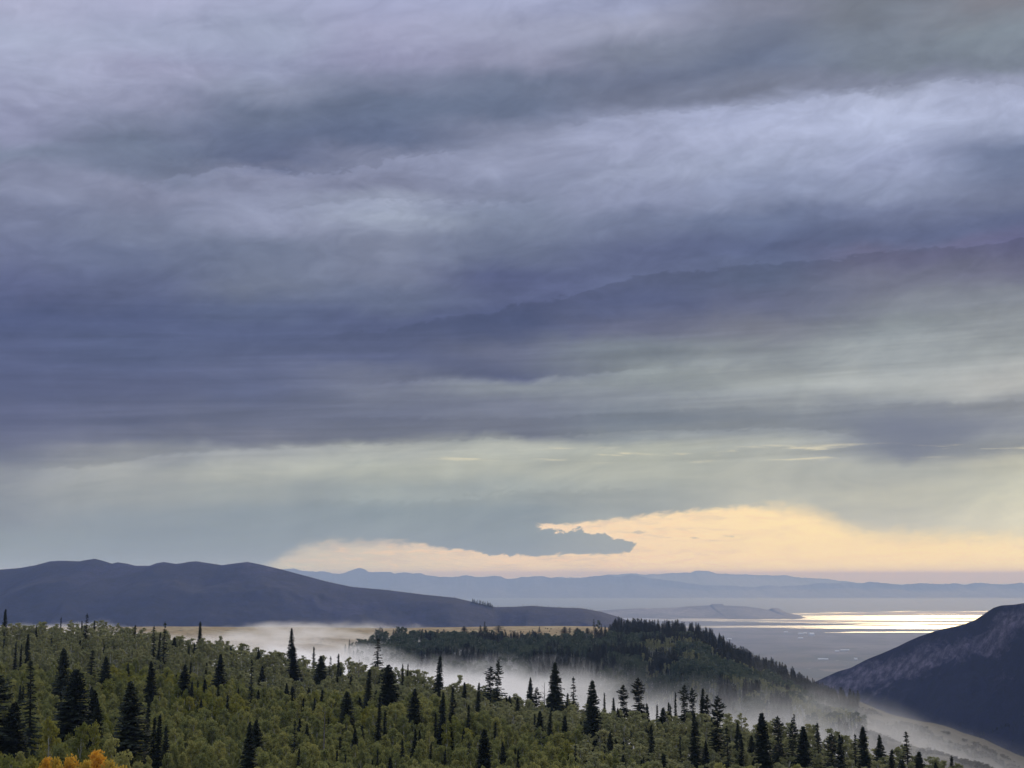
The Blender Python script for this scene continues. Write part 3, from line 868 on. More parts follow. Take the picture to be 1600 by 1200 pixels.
LEAF = {
    'pale': material('pale_aspen_leaf', mat_leaf([(0.25, (0.196, 0.206, 0.090)), (0.55, (0.294, 0.297, 0.138)), (0.85, (0.382, 0.366, 0.172))]), 0.8),
    'olive': material('olive_aspen_leaf', mat_leaf([(0.22, (0.160, 0.175, 0.062)), (0.5, (0.245, 0.258, 0.088)), (0.72, (0.325, 0.316, 0.105)), (0.9, (0.410, 0.380, 0.115))]), 0.8),
    'yellow': material('yellowing_aspen_leaf', mat_leaf([(0.25, (0.150, 0.170, 0.045)), (0.55, (0.235, 0.240, 0.055)), (0.85, (0.34, 0.31, 0.06))]), 0.8),
    'gold': material('golden_aspen_leaf', mat_leaf([(0.25, (0.36, 0.33, 0.07)), (0.48, (0.62, 0.42, 0.06)), (0.78, (0.85, 0.44, 0.045))], 0.42), 0.8),
    'teal': material('teal_hill_leaf', mat_leaf([(0.25, (0.056, 0.084, 0.053)), (0.55, (0.103, 0.133, 0.082)), (0.85, (0.163, 0.181, 0.112))]), 0.8),  # dark blue-green leaf colour of the far-ridge aspens
}
M_needle = material('dark_spruce_needles', mat_leaf([(0.25, (0.009, 0.014, 0.008)), (0.55, (0.019, 0.028, 0.015)), (0.85, (0.042, 0.052, 0.028))], 0.1), 0.75)
M_needle_far = material('pine_needles', mat_leaf([(0.25, (0.012, 0.018, 0.013)), (0.55, (0.022, 0.030, 0.020)), (0.85, (0.040, 0.047, 0.030))], 0.1), 0.75)
M_bark = material('spruce_bark', mat_bark((0.022, 0.017, 0.013), (0.055, 0.044, 0.035)))
M_aspen_bark = material('aspen_bark', mat_bark((0.26, 0.25, 0.20), (0.62, 0.60, 0.50), 1.2))
M_dead = material('weathered_dead_wood', mat_bark((0.09, 0.08, 0.07), (0.24, 0.215, 0.19), 2.0))


def tube(V, F, path, radii, n=5):
    """tapered tube along a list of points"""
    base = len(V)
    path = [Vector(p) for p in path]
    for i, (p, r) in enumerate(zip(path, radii)):
        d = (path[min(i + 1, len(path) - 1)] - path[max(i - 1, 0)]).normalized()
        a = d.orthogonal().normalized(); b = d.cross(a)
        for k_ in range(n):
            t = 2 * math.pi * k_ / n
            V.append(p + (a * math.cos(t) + b * math.sin(t)) * r)
    for i in range(len(path) - 1):
        for k_ in range(n):
            q = base + i * n
            F.append((q + k_, q + (k_ + 1) % n, q + n + (k_ + 1) % n, q + n + k_))
    return V, F


def conifer(seed, H=20.0, Rm=2.2, shape='spire', base=0.04, tier=0.42, droop=0.35, gap=0.0, tops=1):
    """returns (trunk verts, faces), (crown verts, faces)"""
    r = random.Random(seed)
    tv, tf = [], []
    bend = (r.uniform(-0.25, 0.25), r.uniform(-0.25, 0.25))
    axis = lambda z: Vector((bend[0] * (z / H) ** 2, bend[1] * (z / H) ** 2, z))
    hs = [0, 0.02 * H, 0.3 * H, 0.6 * H, 0.85 * H, 0.99 * H]
    tube(tv, tf, [axis(h) - Vector((0, 0, 0.8 if h == 0 else 0)) for h in hs], [0.26, 0.22, 0.16, 0.10, 0.05, 0.015], 6)
    cv, cf = [], []

    def prof(t):            # t 0 at the crown base, 1 at the tip
        if shape == 'spire':
            return (1 - t) ** 0.85 * (0.75 + 0.25 * min(1, t / 0.12)) + 0.02
        if shape == 'column':
            return min(1.0, (1 - t) * 2.6) ** 0.8 * (0.7 + 0.3 * min(1, t / 0.2)) + 0.02
        if shape == 'broad':
            return (1 - t) ** 0.62 * (0.62 + 0.38 * min(1, t / 0.22)) + 0.02
        if shape == 'pine':
            return (1 - t) ** 0.5 * (0.45 + 0.55 * min(1, t / 0.45)) * (0.85 + 0.3 * math.sin(t * 19 + seed)) + 0.05
        return 1 - t

    z = base * H
    lump = [r.uniform(0.72, 1.12) for _ in range(40)]
    while z < H * 0.985:
        t = (z / H - base) / (1 - base)
        rad = Rm * prof(t)
        nb = max(4, int(5 + rad * 2.6))
        a0 = r.uniform(0, 6.28)
        for b_ in range(nb):
            if r.random() < gap:
                continue
            a = a0 + 6.283 * b_ / nb + r.uniform(-0.3, 0.3)
            L = rad * r.uniform(0.62, 1.12) * lump[int((a % 6.283) / 6.283 * 8 + int(t * 5) * 8) % 40]
            zz = z + r.uniform(-0.5, 0.5) * tier
            up = -droop * L * (1 - 0.9 * t) + (0.25 * L if t > 0.75 else 0)
            ca, sa = math.cos(a), math.sin(a)
            o = axis(zz)
            w = 0.16 * L + 0.10
            # main spray: three drooping segments with upturned tip, jagged in plan
            pts = []
            for q in (0.08, 0.4, 0.72, 1.0):
                pts.append((o.x + ca * L * q, o.y + sa * L * q, zz + up * q ** 1.3 + (0.10 * L * max(0, q - 0.6))))
            ws = [0.5 * w, 1.25 * w, 0.95 * w, 0.06]
            i0 = len(cv)
            for (px_, py_, pz_), ww in zip(pts, ws):
                jz = r.uniform(-0.12, 0.05)
                cv.append((px_ - sa * ww, py_ + ca * ww, pz_ + jz - 0.22 * ww))
                cv.append((px_, py_, pz_ + 0.06))
                cv.append((px_ + sa * ww, py_ - ca * ww, pz_ - jz - 0.22 * ww))
            for q in range(3):
                e = i0 + q * 3
                cf.append((e, e + 1, e + 4, e + 3)); cf.append((e + 1, e + 2, e + 5, e + 4))
            # hanging and side twigs
            for q in range(3 + int(L * 2.2)):
                s_ = r.uniform(0.22, 1.0)
                bx = o.x + ca * L * s_; by = o.y + sa * L * s_; bz = zz + up * s_ ** 1.3
                da = a + r.choice((-1, 1)) * r.uniform(0.5, 1.3)
                l2 = r.uniform(0.18, 0.42) * (0.45 + 0.35 * L)
                tw = r.uniform(0.05, 0.11) + 0.02 * L
                ex, ey, ez = bx + math.cos(da) * l2, by + math.sin(da) * l2, bz + r.uniform(-0.55, 0.15) * l2
                i1 = len(cv)
                cv += [(bx - ca * tw, by - sa * tw, bz + tw), (bx + ca * tw, by + sa * tw, bz - tw * 1.5), (ex, ey, ez)]
                cf.append((i1, i1 + 1, i1 + 2))
        z += tier * r.uniform(0.75, 1.25) * (0.55 + 0.45 * (1 - t)) 
    # leader tufts
    for k_ in range(14):
        zt = H * r.uniform(0.93, 1.0); a = r.uniform(0, 6.28); l2 = (H * 1.01 - zt) * 0.35 + 0.08
        o = axis(zt); i1 = len(cv)
        cv += [(o.x, o.y, zt + 0.12), (o.x, o.y, zt - 0.12), (o.x + math.cos(a) * l2, o.y + math.sin(a) * l2, zt - 0.05)]
        cf.append((i1, i1 + 1, i1 + 2))
    return (tv, tf), (cv, cf)


def aspen(seed, H=13.0, Rm=2.0, cb=0.42, nclump=20, leaves=46, leaf=0.21, sparse=0.0, stems=1):
    r = random.Random(seed)
    tv, tf, cv, cf = [], [], [], []
    for st in range(stems):
        ox, oy = (0, 0) if st == 0 else (r.uniform(-0.9, 0.9), r.uniform(-0.9, 0.9))
        bx, by = r.uniform(-0.7, 0.7), r.uniform(-0.7, 0.7)
        hh = H * (1 if st == 0 else r.uniform(0.8, 0.95))
        ax_ = lambda t: Vector((ox + bx * t * t + 0.12 * math.sin(t * 7 + seed), oy + by * t * t, hh * t))
        tube(tv, tf, [ax_(t) - Vector((0, 0, 0.8 if t == 0 else 0)) for t in (0, 0.2, 0.4, 0.6, 0.8, 0.95)], [0.20, 0.17, 0.15, 0.12, 0.07, 0.02], 5)
        n = nclump // stems
        for c in range(n):
            u = (c + r.random()) / n
            t = cb + (0.97 - cb) * u
            # crown radius: rounded top, narrower at the base
            rr = Rm * math.sqrt(max(0.03, 1 - ((u - 0.42) / 0.62) ** 2)) * r.uniform(0.35, 0.95)
            a = r.uniform(0, 6.283)
            o = ax_(min(t, 0.95))
            cc = Vector((o.x + math.cos(a) * rr * 0.75, o.y + math.sin(a) * rr * 0.75, hh * t))
            tube(tv, tf, [ax_(max(0.2, t - 0.12)), (ax_(max(0.2, t - 0.05)) + cc) / 2 + Vector((0, 0, -0.1)), cc], [0.045, 0.03, 0.01], 3)
            cr = r.uniform(0.55, 1.0) * Rm * 0.46
            for l in range(int(leaves * (1 - sparse))):
                d = Vector((r.gauss(0, 1), r.gauss(0, 1), r.gauss(0, 1))).normalized() * cr * r.random() ** 0.45
                d.z *= 0.72
                p = cc + d
                s_ = leaf * r.uniform(0.7, 1.35)
                n1 = Vector((r.gauss(0, 1), r.gauss(0, 1), r.gauss(0, 1))).normalized()
                n2 = n1.orthogonal().normalized()
                n1 = n1.cross(n2)
                i1 = len(cv)
                cv += [p + n1 * s_, p + n2 * s_ * 0.8, p - n1 * s_, p - n2 * s_ * 0.8]
                cf.append((i1, i1 + 1, i1 + 2, i1 + 3))
    return (tv, tf), (cv, cf)


def me_from(name, vf, mats, idx=None, smooth=False):
    me = bpy.data.meshes.new(name)
    me.from_pydata([tuple(p) for p in vf[0]], [], vf[1])
    for m_ in mats:
        me.materials.append(m_)
    if idx is not None:
        me.polygons.foreach_set('material_index', idx)
    me.update()
    return me


def kit(kind, parts, bark, leaf):
    """trunk mesh, crown mesh, and the two as one mesh for the massed part of the wood"""
    t, c = parts
    n = len(t[0])
    both = (list(t[0]) + list(c[0]), list(t[1]) + [tuple(i + n for i in f) for f in c[1]])
    idx = [0] * len(t[1]) + [1] * len(c[1])
    one = bpy.data.objects.new(kind, me_from(kind, both, (bark, leaf), idx))
    return {'trunk': me_from('trunk', t, (bark,)), 'crown': me_from('crown', c, (leaf,)), 'one': one, 'H': max(p[2] for p in c[0]),
            'W': 2 * float(np.percentile([math.hypot(p[0], p[1]) for p in c[0]], 97))}


CON = {
    'spire': [kit('spruce', conifer(s_, 20, 1.9, 'spire', 0.03, 0.31, 0.40), M_bark, M_needle) for s_ in (1, 2, 3)],
    'needle': [kit('fir', conifer(s_, 18, 1.15, 'spire', 0.03, 0.36, 0.5, 0.05), M_bark, M_needle) for s_ in (4, 5)],
    'column': [kit('fir', conifer(s_, 20, 1.6, 'column', 0.02, 0.30, 0.35, 0.0), M_bark, M_needle) for s_ in (6, 7)],
    'broad': [kit('spruce', conifer(s_, 18, 2.8, 'broad', 0.02, 0.27, 0.30, 0.0), M_bark, M_needle) for s_ in (8, 9, 10)],
    'pine': [kit('pine', conifer(s_, 20, 3.0, 'pine', 0.22, 0.62, 0.12, 0.16), M_bark, M_needle) for s_ in (11, 12)],
    'gaunt': [kit('spruce', conifer(s_, 20, 1.9, 'spire', 0.08, 0.62, 0.5, 0.30), M_bark, M_needle) for s_ in (13, 14)],
}
ASP = {}
for nm, sd in (('pale', 100), ('olive', 120), ('yellow', 140), ('gold', 160), ('teal', 180)):
    ASP[nm] = []
    for k_ in range(5 if nm in ('pale', 'olive') else 3):
        if nm == 'pale':
            a_ = aspen(sd + k_, 14.0, 1.6, (0.60, 0.70, 0.54, 0.74, 0.64)[k_], 16, 52, 0.16, 0.1)
        elif nm == 'gold':
            a_ = aspen(sd + k_, 11, 2.7, 0.12, 44, 90, 0.17)
        elif nm == 'teal':
            a_ = aspen(sd + k_, 10, 2.7, (0.12, 0.2, 0.34)[k_], 22, 44, 0.28)
        else:
            a_ = aspen(sd + k_, 12.5, 2.2, (0.42, 0.50, 0.36, 0.58, 0.46)[k_], 26, 66, 0.165)
        ASP[nm].append(kit('aspen', a_, M_aspen_bark, LEAF[nm]))
FARC = [kit('pine', conifer(s_, 14, 2.5, 'broad', 0.08, 0.75, 0.2, 0.05), M_bark, M_needle_far) for s_ in (31, 32)] + \
       [kit('pine', conifer(33, 15, 3.2, 'pine', 0.18, 0.85, 0.1, 0.1), M_bark, M_needle_far), kit('fir', conifer(34, 15, 1.7, 'spire', 0.05, 0.7, 0.3, 0.05), M_bark, M_needle_far)]


def plant(name, kt, x, y, H, Wd=None, rz=None, z=None, sink=0.0):
    """one tree: an Empty at its foot that parents trunk and crown"""
    z = float(ground_z(x, y)) if z is None else z
    e = empty(name, (x, y, z - sink))
    sz = H / kt['H']
    sx = sz if Wd is None else Wd / kt['W']
    e.scale = (sx, sx, sz)
    e.rotation_euler = (R(random.uniform(-1.5, 1.5)), R(random.uniform(-1.5, 1.5)), random.uniform(0, 6.28) if rz is None else rz)
    for p in ('trunk', 'crown'):
        c = bpy.data.objects.new(p, kt[p])
        COL.objects.link(c)
        c.parent = e
    return e


def project(x, y, z):
    c, s_ = math.cos(PITCH), math.sin(PITCH)
    d = y * c + z * s_
    v = -y * s_ + z * c
    return 800 + FOC * x / d, 600 - FOC * v / d, d


def brow_at(px):
    return float(np.interp(px, cpx, brow_d))


def spot(px, yb):
    """where a tree must stand so that the canopy in front of it hides it below image height yb"""
    bd = brow_at(px)
    best = None
    for Y in np.linspace(215, bd - 4, 90):
        x = at(px, 950, Y)[0]
        z = float(ground_z(x, Y)) + CAN - 2.0
        py = project(x, Y, z)[1]
        if py <= yb:
            return x, Y
        best = (x, Y)
    return best


# conifers read from the photograph: x, top, lower end in view, width, build, label
HERO = [
 (8,951,986,10,'spire','tall dark fir at the far left end of the ridge-top grove'),
 (134,958,1010,11,'gaunt','lone spire-topped fir standing high above the pale aspens against the blue hill'),
 (213,976,1000,6,'needle','small thin fir tip poking out of the aspens before the blue hill'),
 (95,964,985,4,'needle','very small dark fir tip on the skyline of the aspen grove'),
 (243,977,1032,10,'gaunt','greyish thin fir, leftmost of three at the edge of the fog'),
 (249,987,1030,7,'needle','darker short fir in the middle of three at the fog edge'),
 (258,971,1036,13,'gaunt','double-tipped ragged fir, tallest of three at the fog edge'),
 (314,970,1004,11,'spire','slender fir rising out of the aspen tops before the golden meadow'),
 (8,997,1022,6,'needle','short fir at the left margin among pale aspens'),
 (28,1002,1045,7,'needle','thin dark fir between pale aspens near the left margin'),
 (36,1005,1042,6,'needle','thinner fir tight beside another near the left margin'),
 (45,989,1034,13,'spire','twin-topped dark fir on the upper left slope'),
 (58,1030,1182,32,'gaunt','tall open spruce behind the yellow-green bushes on the lower left'),
 (2,1050,1188,56,'pine','broad shaggy spruce cut by the left edge of the view'),
 (26,1095,1190,44,'broad','low wide spruce beneath the shaggy one on the left edge'),
 (102,1012,1085,28,'broad','rough-crowned spruce behind the massive dark clump on the left'),
 (146,1015,1072,24,'gaunt','ragged fir rising just behind the massive dark clump'),
 (122,1045,1172,50,'broad','massive blackish spruce with a wide round crown on the left slope'),
 (150,1078,1160,26,'broad','dark side crown leaning against the massive blackish spruce'),
 (168,1025,1074,19,'column','compact dark fir right behind the massive spruce clump'),
 (159,1092,1178,17,'column','narrow black fir rising above the orange aspen'),
 (203,1035,1060,10,'spire','small neat fir in the olive aspens above the yellow patch'),
 (243,1032,1092,13,'column','slim dark fir standing alone over yellowish aspens'),
 (290,1037,1089,19,'column','stout double-topped fir in the aspens left of centre'),
 (300,1032,1062,7,'needle','thin fir peeping over the shoulder of a stout double-topped fir'),
 (345,1021,1082,15,'column','dark columnar fir below the lone round-crowned aspen'),
 (215,1063,1198,44,'column','huge blackish cone-shaped fir in the lower left, right of the orange aspen'),
 (236,1088,1182,15,'needle','slim fir hugging the right flank of the huge blackish fir'),
 (245,1120,1205,14,'needle','thin spire in the dark cluster beside the huge fir'),
 (254,1115,1205,17,'spire','tallest spire of the dark cluster right of the huge fir'),
 (268,1134,1205,22,'spire','wider low fir closing the dark cluster beside the huge fir'),
 (313,1062,1090,9,'needle','small black fir in front of the aspen slope, one of a close pair'),
 (327,1060,1091,15,'spire','fuller black fir of a close pair on the aspen slope'),
 (360,1085,1112,8,'needle','tiny dark fir beside a yellowing aspen'),
 (376,1074,1102,9,'spire','short leaning fir over the olive aspens'),
 (358,1098,1126,5,'needle','tiny needle-thin fir low in the olive aspens'),
 (393,1127,1210,19,'column','twin-stemmed dark fir column at the bottom left of centre'),
 (397,1029,1098,11,'gaunt','ragged tall fir where the pale aspens thin out above the fog'),
 (412,1040,1073,10,'column','small dense fir just right of a ragged tall fir'),
 (457,981,1036,13,'spire','pointed tall spruce top standing highest against the white fog'),
 (463,1008,1060,27,'spire','bushy spruce merging with the highest pointed spruce in the fog'),
 (492,1010,1036,7,'needle','slender isolated fir tip before the white fog'),
 (503,1024,1071,20,'column','dense blocky spruce on the brow below the fog'),
 (516,1025,1058,9,'gaunt','sparse fir right of the dense blocky spruce'),
 (530,1021,1068,9,'needle','thin fir among bare pale aspens on the brow'),
 (592,996,1058,22,'gaunt','tall full spruce with layered boughs, near the dead grey tree'),
 (575,1044,1106,19,'spire','dark spruce at the left foot of the tall layered spruce'),
 (609,1038,1108,30,'broad','broad dark spruce at the right foot of the tall layered spruce'),
 (592,1085,1146,10,'needle','narrow black stem-like fir beneath the layered spruce'),
 (603,1108,1150,11,'needle','ragged low fir beneath the broad dark spruce'),
 (543,1079,1130,27,'broad','solitary round-shouldered spruce in the middle of the aspen slope'),
 (631,1036,1076,5,'needle','needle-thin pole fir, left one of two on the brow'),
 (635,1036,1078,5,'needle','needle-thin pole fir, right one of two on the brow'),
 (648,1075,1133,21,'column','barrel-shaped dark fir in the middle of the slope'),
 (685,1023,1088,18,'spire','tall symmetrical spruce in front of the fog right of the layered spruce'),
 (692,1080,1142,16,'spire','dark fir directly below the tall symmetrical spruce'),
 (707,1072,1130,12,'needle','grey-green narrow fir below the fog bank'),
 (683,1112,1142,8,'needle','small fir low under the tall symmetrical spruce'),
 (727,1065,1110,13,'spire','dark fir in the group before the open-branched pines'),
 (745,1065,1120,12,'spire','single dark fir left of the open-branched pines'),
 (733,1100,1150,11,'needle','thin dark fir below the group by the open-branched pines'),
 (450,1067,1090,9,'column','small black fir in the centre-left aspens'),
 (461,1082,1116,10,'needle','thin black fir just below a small black one in the aspens'),
 (496,1090,1117,12,'spire','dull fir in a small dark group on the slope'),
 (477,1090,1115,10,'spire','left member of a small dark group on the slope'),
 (463,1124,1172,12,'gaunt','leaning dark fir above olive aspens at lower centre-left'),
 (467,1168,1208,10,'needle','fir tip at the lower margin under a leaning dark fir'),
 (482,1130,1160,8,'column','small spindle-shaped fir between olive aspens'),
 (521,1137,1156,5,'needle','tiny twin-pointed fir beside the bare pole'),
 (544,1135,1156,4,'needle','tiny fir between the bare pole and the black spindle fir'),
 (557,1135,1178,10,'column','black spindle-shaped fir right of the bare pole'),
 (530,1172,1208,9,'needle','pointed fir tip at the bottom margin below the bare pole'),
 (543,1178,1208,7,'needle','smaller fir tip at the bottom margin below the bare pole'),
 (592,1170,1208,6,'needle','thin fir tip at the bottom margin, centre-left'),
 (613,1181,1210,16,'spire','bushy fir top at the bottom margin, centre-left'),
 (583,1186,1210,9,'spire','low fir top beside a bushy one at the bottom margin'),
 (649,1139,1176,9,'column','left one of two upright dark firs low on the central slope'),
 (657,1140,1178,7,'column','right one of two upright dark firs low on the central slope'),
 (695,1169,1194,8,'spire','little arrow-shaped fir near the bottom centre'),
 (724,1138,1166,10,'column','small bulbous fir left of the large black cone'),
 (737,1158,1206,14,'gaunt','ragged dark fir left of the large black cone'),
 (764,1040,1102,22,'pine','open-branched pine, left one of the pair against the fog'),
 (777,1029,1106,20,'pine','taller open-branched pine, right one of the pair against the fog'),
 (828,1058,1090,10,'column','narrow fir between the pine pair and the great cone spruce'),
 (838,1073,1113,21,'pine','bushy low-spreading fir at the left foot of the great cone spruce'),
 (865,1034,1121,27,'broad','great cone-shaped spruce standing out before the fog'),
 (882,1082,1124,9,'needle','thin fir at the right foot of the great cone spruce'),
 (897,1057,1122,16,'gaunt','open tall spruce between two full cone-shaped ones'),
 (924,1061,1156,25,'broad','full cone spruce with a second crown below it'),
 (944,1081,1112,7,'needle','very thin spire beside the double-crowned cone spruce'),
 (957,1090,1116,11,'spire','small tidy fir between the thin spire and the bent-topped fir'),
 (975,1069,1120,21,'pine','bent-topped fir with rounded crown before the fog'),
 (999,1058,1130,27,'pine','big bristly spruce before the fog in the middle of the row'),
 (1012,1098,1130,10,'spire','short fir right against the big bristly spruce'),
 (1024,1100,1130,8,'needle','thin dark fir alone right of the big bristly spruce'),
 (1041,1097,1132,10,'spire','dark fir of a low pair at the fog edge'),
 (1047,1100,1128,8,'needle','slighter fir of a low pair at the fog edge'),
 (1052,1080,1118,7,'needle','needle fir left of the row of three rounded spruces'),
 (1066,1069,1122,18,'pine','first and tallest of three rounded spruces in a row'),
 (1079,1073,1122,15,'pine','middle one of three rounded spruces in a row'),
 (1093,1074,1112,15,'spire','last of three rounded spruces in a row, more pointed'),
 (843,1110,1150,17,'broad','dark fir in the second row below the great cone spruce'),
 (834,1115,1138,7,'needle','small fir left of the second-row dark fir'),
 (857,1114,1160,15,'spire','pointed fir in the second row below the great cone spruce'),
 (879,1117,1152,14,'broad','short dense fir in the second row'),
 (905,1126,1150,12,'spire','small squat fir below the open tall spruce'),
 (757,1138,1208,26,'broad','large black cone fir at the bottom centre'),
 (773,1127,1153,10,'needle','narrow dark fir above the large black cone'),
 (789,1160,1208,14,'column','upright dark fir right of the large black cone'),
 (808,1170,1208,10,'spire','dark pointed fir at the bottom margin right of the large cone'),
 (898,1163,1208,14,'gaunt','jagged fir at the bottom margin under the open tall spruce'),
 (916,1186,1210,10,'spire','fir top at the bottom margin beside a jagged one'),
 (942,1165,1188,9,'needle','shaggy low fir below the double-crowned cone spruce'),
 (970,1178,1208,13,'column','dark fir at the bottom margin right of centre'),
 (985,1140,1163,5,'needle','tiny fir in the bare-stemmed aspens right of centre'),
 (1017,1133,1186,15,'spire','dark double-tiered fir standing alone in bare-stemmed aspens'),
 (1059,1148,1180,6,'needle','thin fir among the bare-stemmed aspens'),
 (1085,1113,1198,23,'spire','tall dark spruce in front of the three rounded spruces'),
 (1003,1182,1210,8,'spire','small fir tip at the bottom margin in bare-stemmed aspens'),
 (1036,1180,1210,8,'needle','ragged fir tip at the bottom margin in bare-stemmed aspens'),
 (1103,1084,1135,15,'pine','smaller crown left of the big irregular spruce'),
 (1113,1085,1190,26,'pine','big irregular spruce at the right end of the row'),
 (1134,1134,1208,18,'gaunt','dark spruce right of and below the big irregular spruce'),
 (1150,1129,1170,10,'column','lone spindle fir in the pale aspens by the fog'),
 (1190,1114,1208,28,'broad','thick dark spruce heading the dense clump by the fog'),
 (1212,1118,1190,22,'pine','bristle-topped spruce, second in the dense clump'),
 (1232,1121,1208,22,'pine','sloping-topped spruce, third in the dense clump'),
 (1250,1134,1208,24,'broad','rounded spruce closing the dense clump'),
 (1243,1115,1145,10,'gaunt','ghostly pale fir half lost in the fog behind the dense clump'),
 (1272,1129,1195,18,'gaunt','see-through layered spruce standing clear right of the dense clump'),
 (1292,1145,1208,28,'pine','wide low spruce right of the layered spruce'),
 (1309,1147,1208,17,'spire','pointed spruce between the wide low one and the tallest right one'),
 (1327,1146,1208,15,'gaunt','thin-topped spruce just left of the tallest right one'),
 (1345,1133,1208,25,'spire','tallest sharp-tipped spruce on the lower right'),
 (1366,1181,1210,14,'spire','short spruce right of the tallest one on the lower right'),
 (1381,1170,1208,20,'spire','spruce with spreading boughs near the lower right margin'),
 (1411,1142,1206,18,'gaunt','tall spruce whose top fades into the fog at lower right'),
 (1425,1173,1208,22,'broad','bushy spruce in front of the one fading into the fog'),
 (1448,1188,1210,13,'spire','last small spruce tip at the lower right margin'),
 (1400,1186,1210,16,'broad','low dark spruce under the one fading into the fog'),
]
trees_hero = []
for px, yt, yb, w, kd, lab in HERO:
    x, Y = spot(px, yb)
    if lab.startswith('ghostly'):
        Y = brow_at(px) + 60
        x = at(px, yt, Y)[0]
    z = float(ground_z(x, Y))
    top = at(px, yt, Y)[2]
    H = top - z
    if H < 4:
        H = 4
    width = w / FOC * Y * (1.08 if kd == 'pine' else 1.38 if w > 18 else 1.55) + 0.3
    kt = random.choice(CON[kd])
    nm = kt['one'].name.split('.')[0] + '_tree'
    e = plant(nm, kt, x, Y, H, max(width, 0.9), z=z)
    tag(e, lab, 'conifer', 'dark conifers of the near wood')
    trees_hero.append((px, yt, yb, x, Y, H, lab))

# dead standing trees
def snag(px, yt, yb, lab, bare):
    x, Y = spot(px, yb)
    z = float(ground_z(x, Y)); H = at(px, yt, Y)[2] - z
    V_, F_ = [], []
    tube(V_, F_, [(0, 0, -0.8), (0.05, 0, H * 0.35), (0.0, 0.08, H * 0.7), (0.1, 0, H)], [0.26, 0.2, 0.14, 0.05], 7)
    e = empty('dead_tree', (x, Y, z))
    mesh_obj('trunk', [tuple(p) for p in V_], F_, M_dead, e)
    if not bare:
        rr_ = random.Random(int(px))
        for k_ in range(12):
            t = rr_.uniform(0.62, 0.98); a = rr_.uniform(0, 6.28); L = rr_.uniform(0.8, 2.2) * (1.2 - t)  * 2
            V_, F_ = [], []
            tube(V_, F_, [(0, 0, H * t), (math.cos(a) * L * 0.6, math.sin(a) * L * 0.6, H * t + L * 0.35), (math.cos(a) * L, math.sin(a) * L, H * t + L * 0.9)], [0.07, 0.05, 0.015], 4)
            mesh_obj('limb', [tuple(p) for p in V_], F_, M_dead, e)
    tag(e, lab, 'dead tree', 'dead standing trees')


snag(510, 1107, 1178, 'bare dark pole of a dead tree rising from the olive aspens', True)
snag(562, 1030, 1068, 'grey leafless tree with upswept limbs against the white fog', False)
snag(850, 1066, 1100, 'thin dead stem with a bent top left of the great cone spruce', False)

# ------------------------------------------------------------------ the aspens
occ = [(x, Y, 0.9 + 0.10 * H) for _, _, _, x, Y, H, _ in trees_hero]
cell = {}


def free(x, y, rad):
    ci, cj = int(x // 6), int(y // 6)
    for i in range(ci - 1, ci + 2):
        for j in range(cj - 1, cj + 2):
            for (a, b, r_) in cell.get((i, j), ()):
                if (a - x) ** 2 + (b - y) ** 2 < (rad + r_) ** 2:
                    return False
    return True


def take(x, y, rad):
    cell.setdefault((int(x // 6), int(y // 6)), []).append((x, y, rad))


for x, y, r_ in occ:
    take(x, y, min(1.3, r_ * 0.5))


def aspen_kind(px, y, t):
    """which colour the leaves have turned: pale grey-green along the brow, olive below, yellow in drifts"""
    bd = brow_at(px)
    n = float(fbm(px / 130, y / 45, 201, 3)); m_ = float(fbm(px / 60 + 9, y / 24, 207, 3))
    if 160 < px < 380 and 0.36 < (y - 215) / (bd - 215) < 0.62 and m_ > 0.02:
        return 'yellow'
    if px < 110 and y < 300 and m_ > -0.1:
        return 'yellow'
    if (y - 215) / (bd - 215) > (0.62 if px < 700 else 0.5) + 0.12 * n:
        return 'pale'
    if px > 900:
        return 'pale' if m_ > -0.12 else 'olive'
    return 'yellow' if m_ > 0.52 else 'olive'


cand = []
tries = 0
while tries < 30000:
    tries += 1
    px = rng.uniform(-260, 1560)
    bd = brow_at(px)
    u_ = rng.uniform(0, 1)
    Y = math.sqrt(205 ** 2 + (bd ** 2 - 205 ** 2) * u_)
    x = at(px, 950, Y)[0]
    if px > 1140 and Y < bd + 10 and rng.random() < min(0.8, (px - 1140) / 180):
        continue
    rad = rng.uniform(0.85, 1.55)
    if aspen_kind(px, Y, 0) == 'pale':
        rad *= 1.18
    if Y > bd - 45:
        rad *= 1.3
    if not free(x, Y, rad):
        continue
    take(x, Y, rad)
    cand.append((px, x, Y, rad))

# a handful of aspens that stand alone on the skyline
SKY = [(345,993,'pale',11,'lone round-crowned pale aspen standing above its neighbours before the fog'),
       (356,1001,'pale',9,'smaller open aspen crown touching the lone round-crowned one'),
       (332,1000,'pale',9,'open aspen crown left of the lone round-crowned aspen'),
       (283,992,'pale',8,'thin-stemmed aspen against the fog beside three thin firs'),
       (382,1013,'pale',14,'round pale aspen pair-head over the fog, right of the lone one'),
       (403,1016,'pale',12,'round pale aspen with bare trunk before the white fog'),
       (417,1023,'pale',9,'small open aspen crown over the fog left of the pointed spruce'),
       (430,1025,'pale',14,'full pale aspen left of the pointed spruce'),
       (543,1026,'pale',11,'tall thin-stemmed aspen left of the grey leafless tree'),
       (567,1038,'pale',8,'sparse aspen beside the grey leafless tree'),
       (655,1045,'pale',16,'open-crowned aspen between the broad and the symmetrical spruces'),
       (640,1050,'pale',9,'sparse aspen stem beside two needle-thin firs'),
       (617,1048,'pale',9,'aspen tuft right of the tall layered spruce'),
       (720,1054,'pale',16,'wide pale aspen crown in front of the fog before the dark firs')]
things_aspen = 0
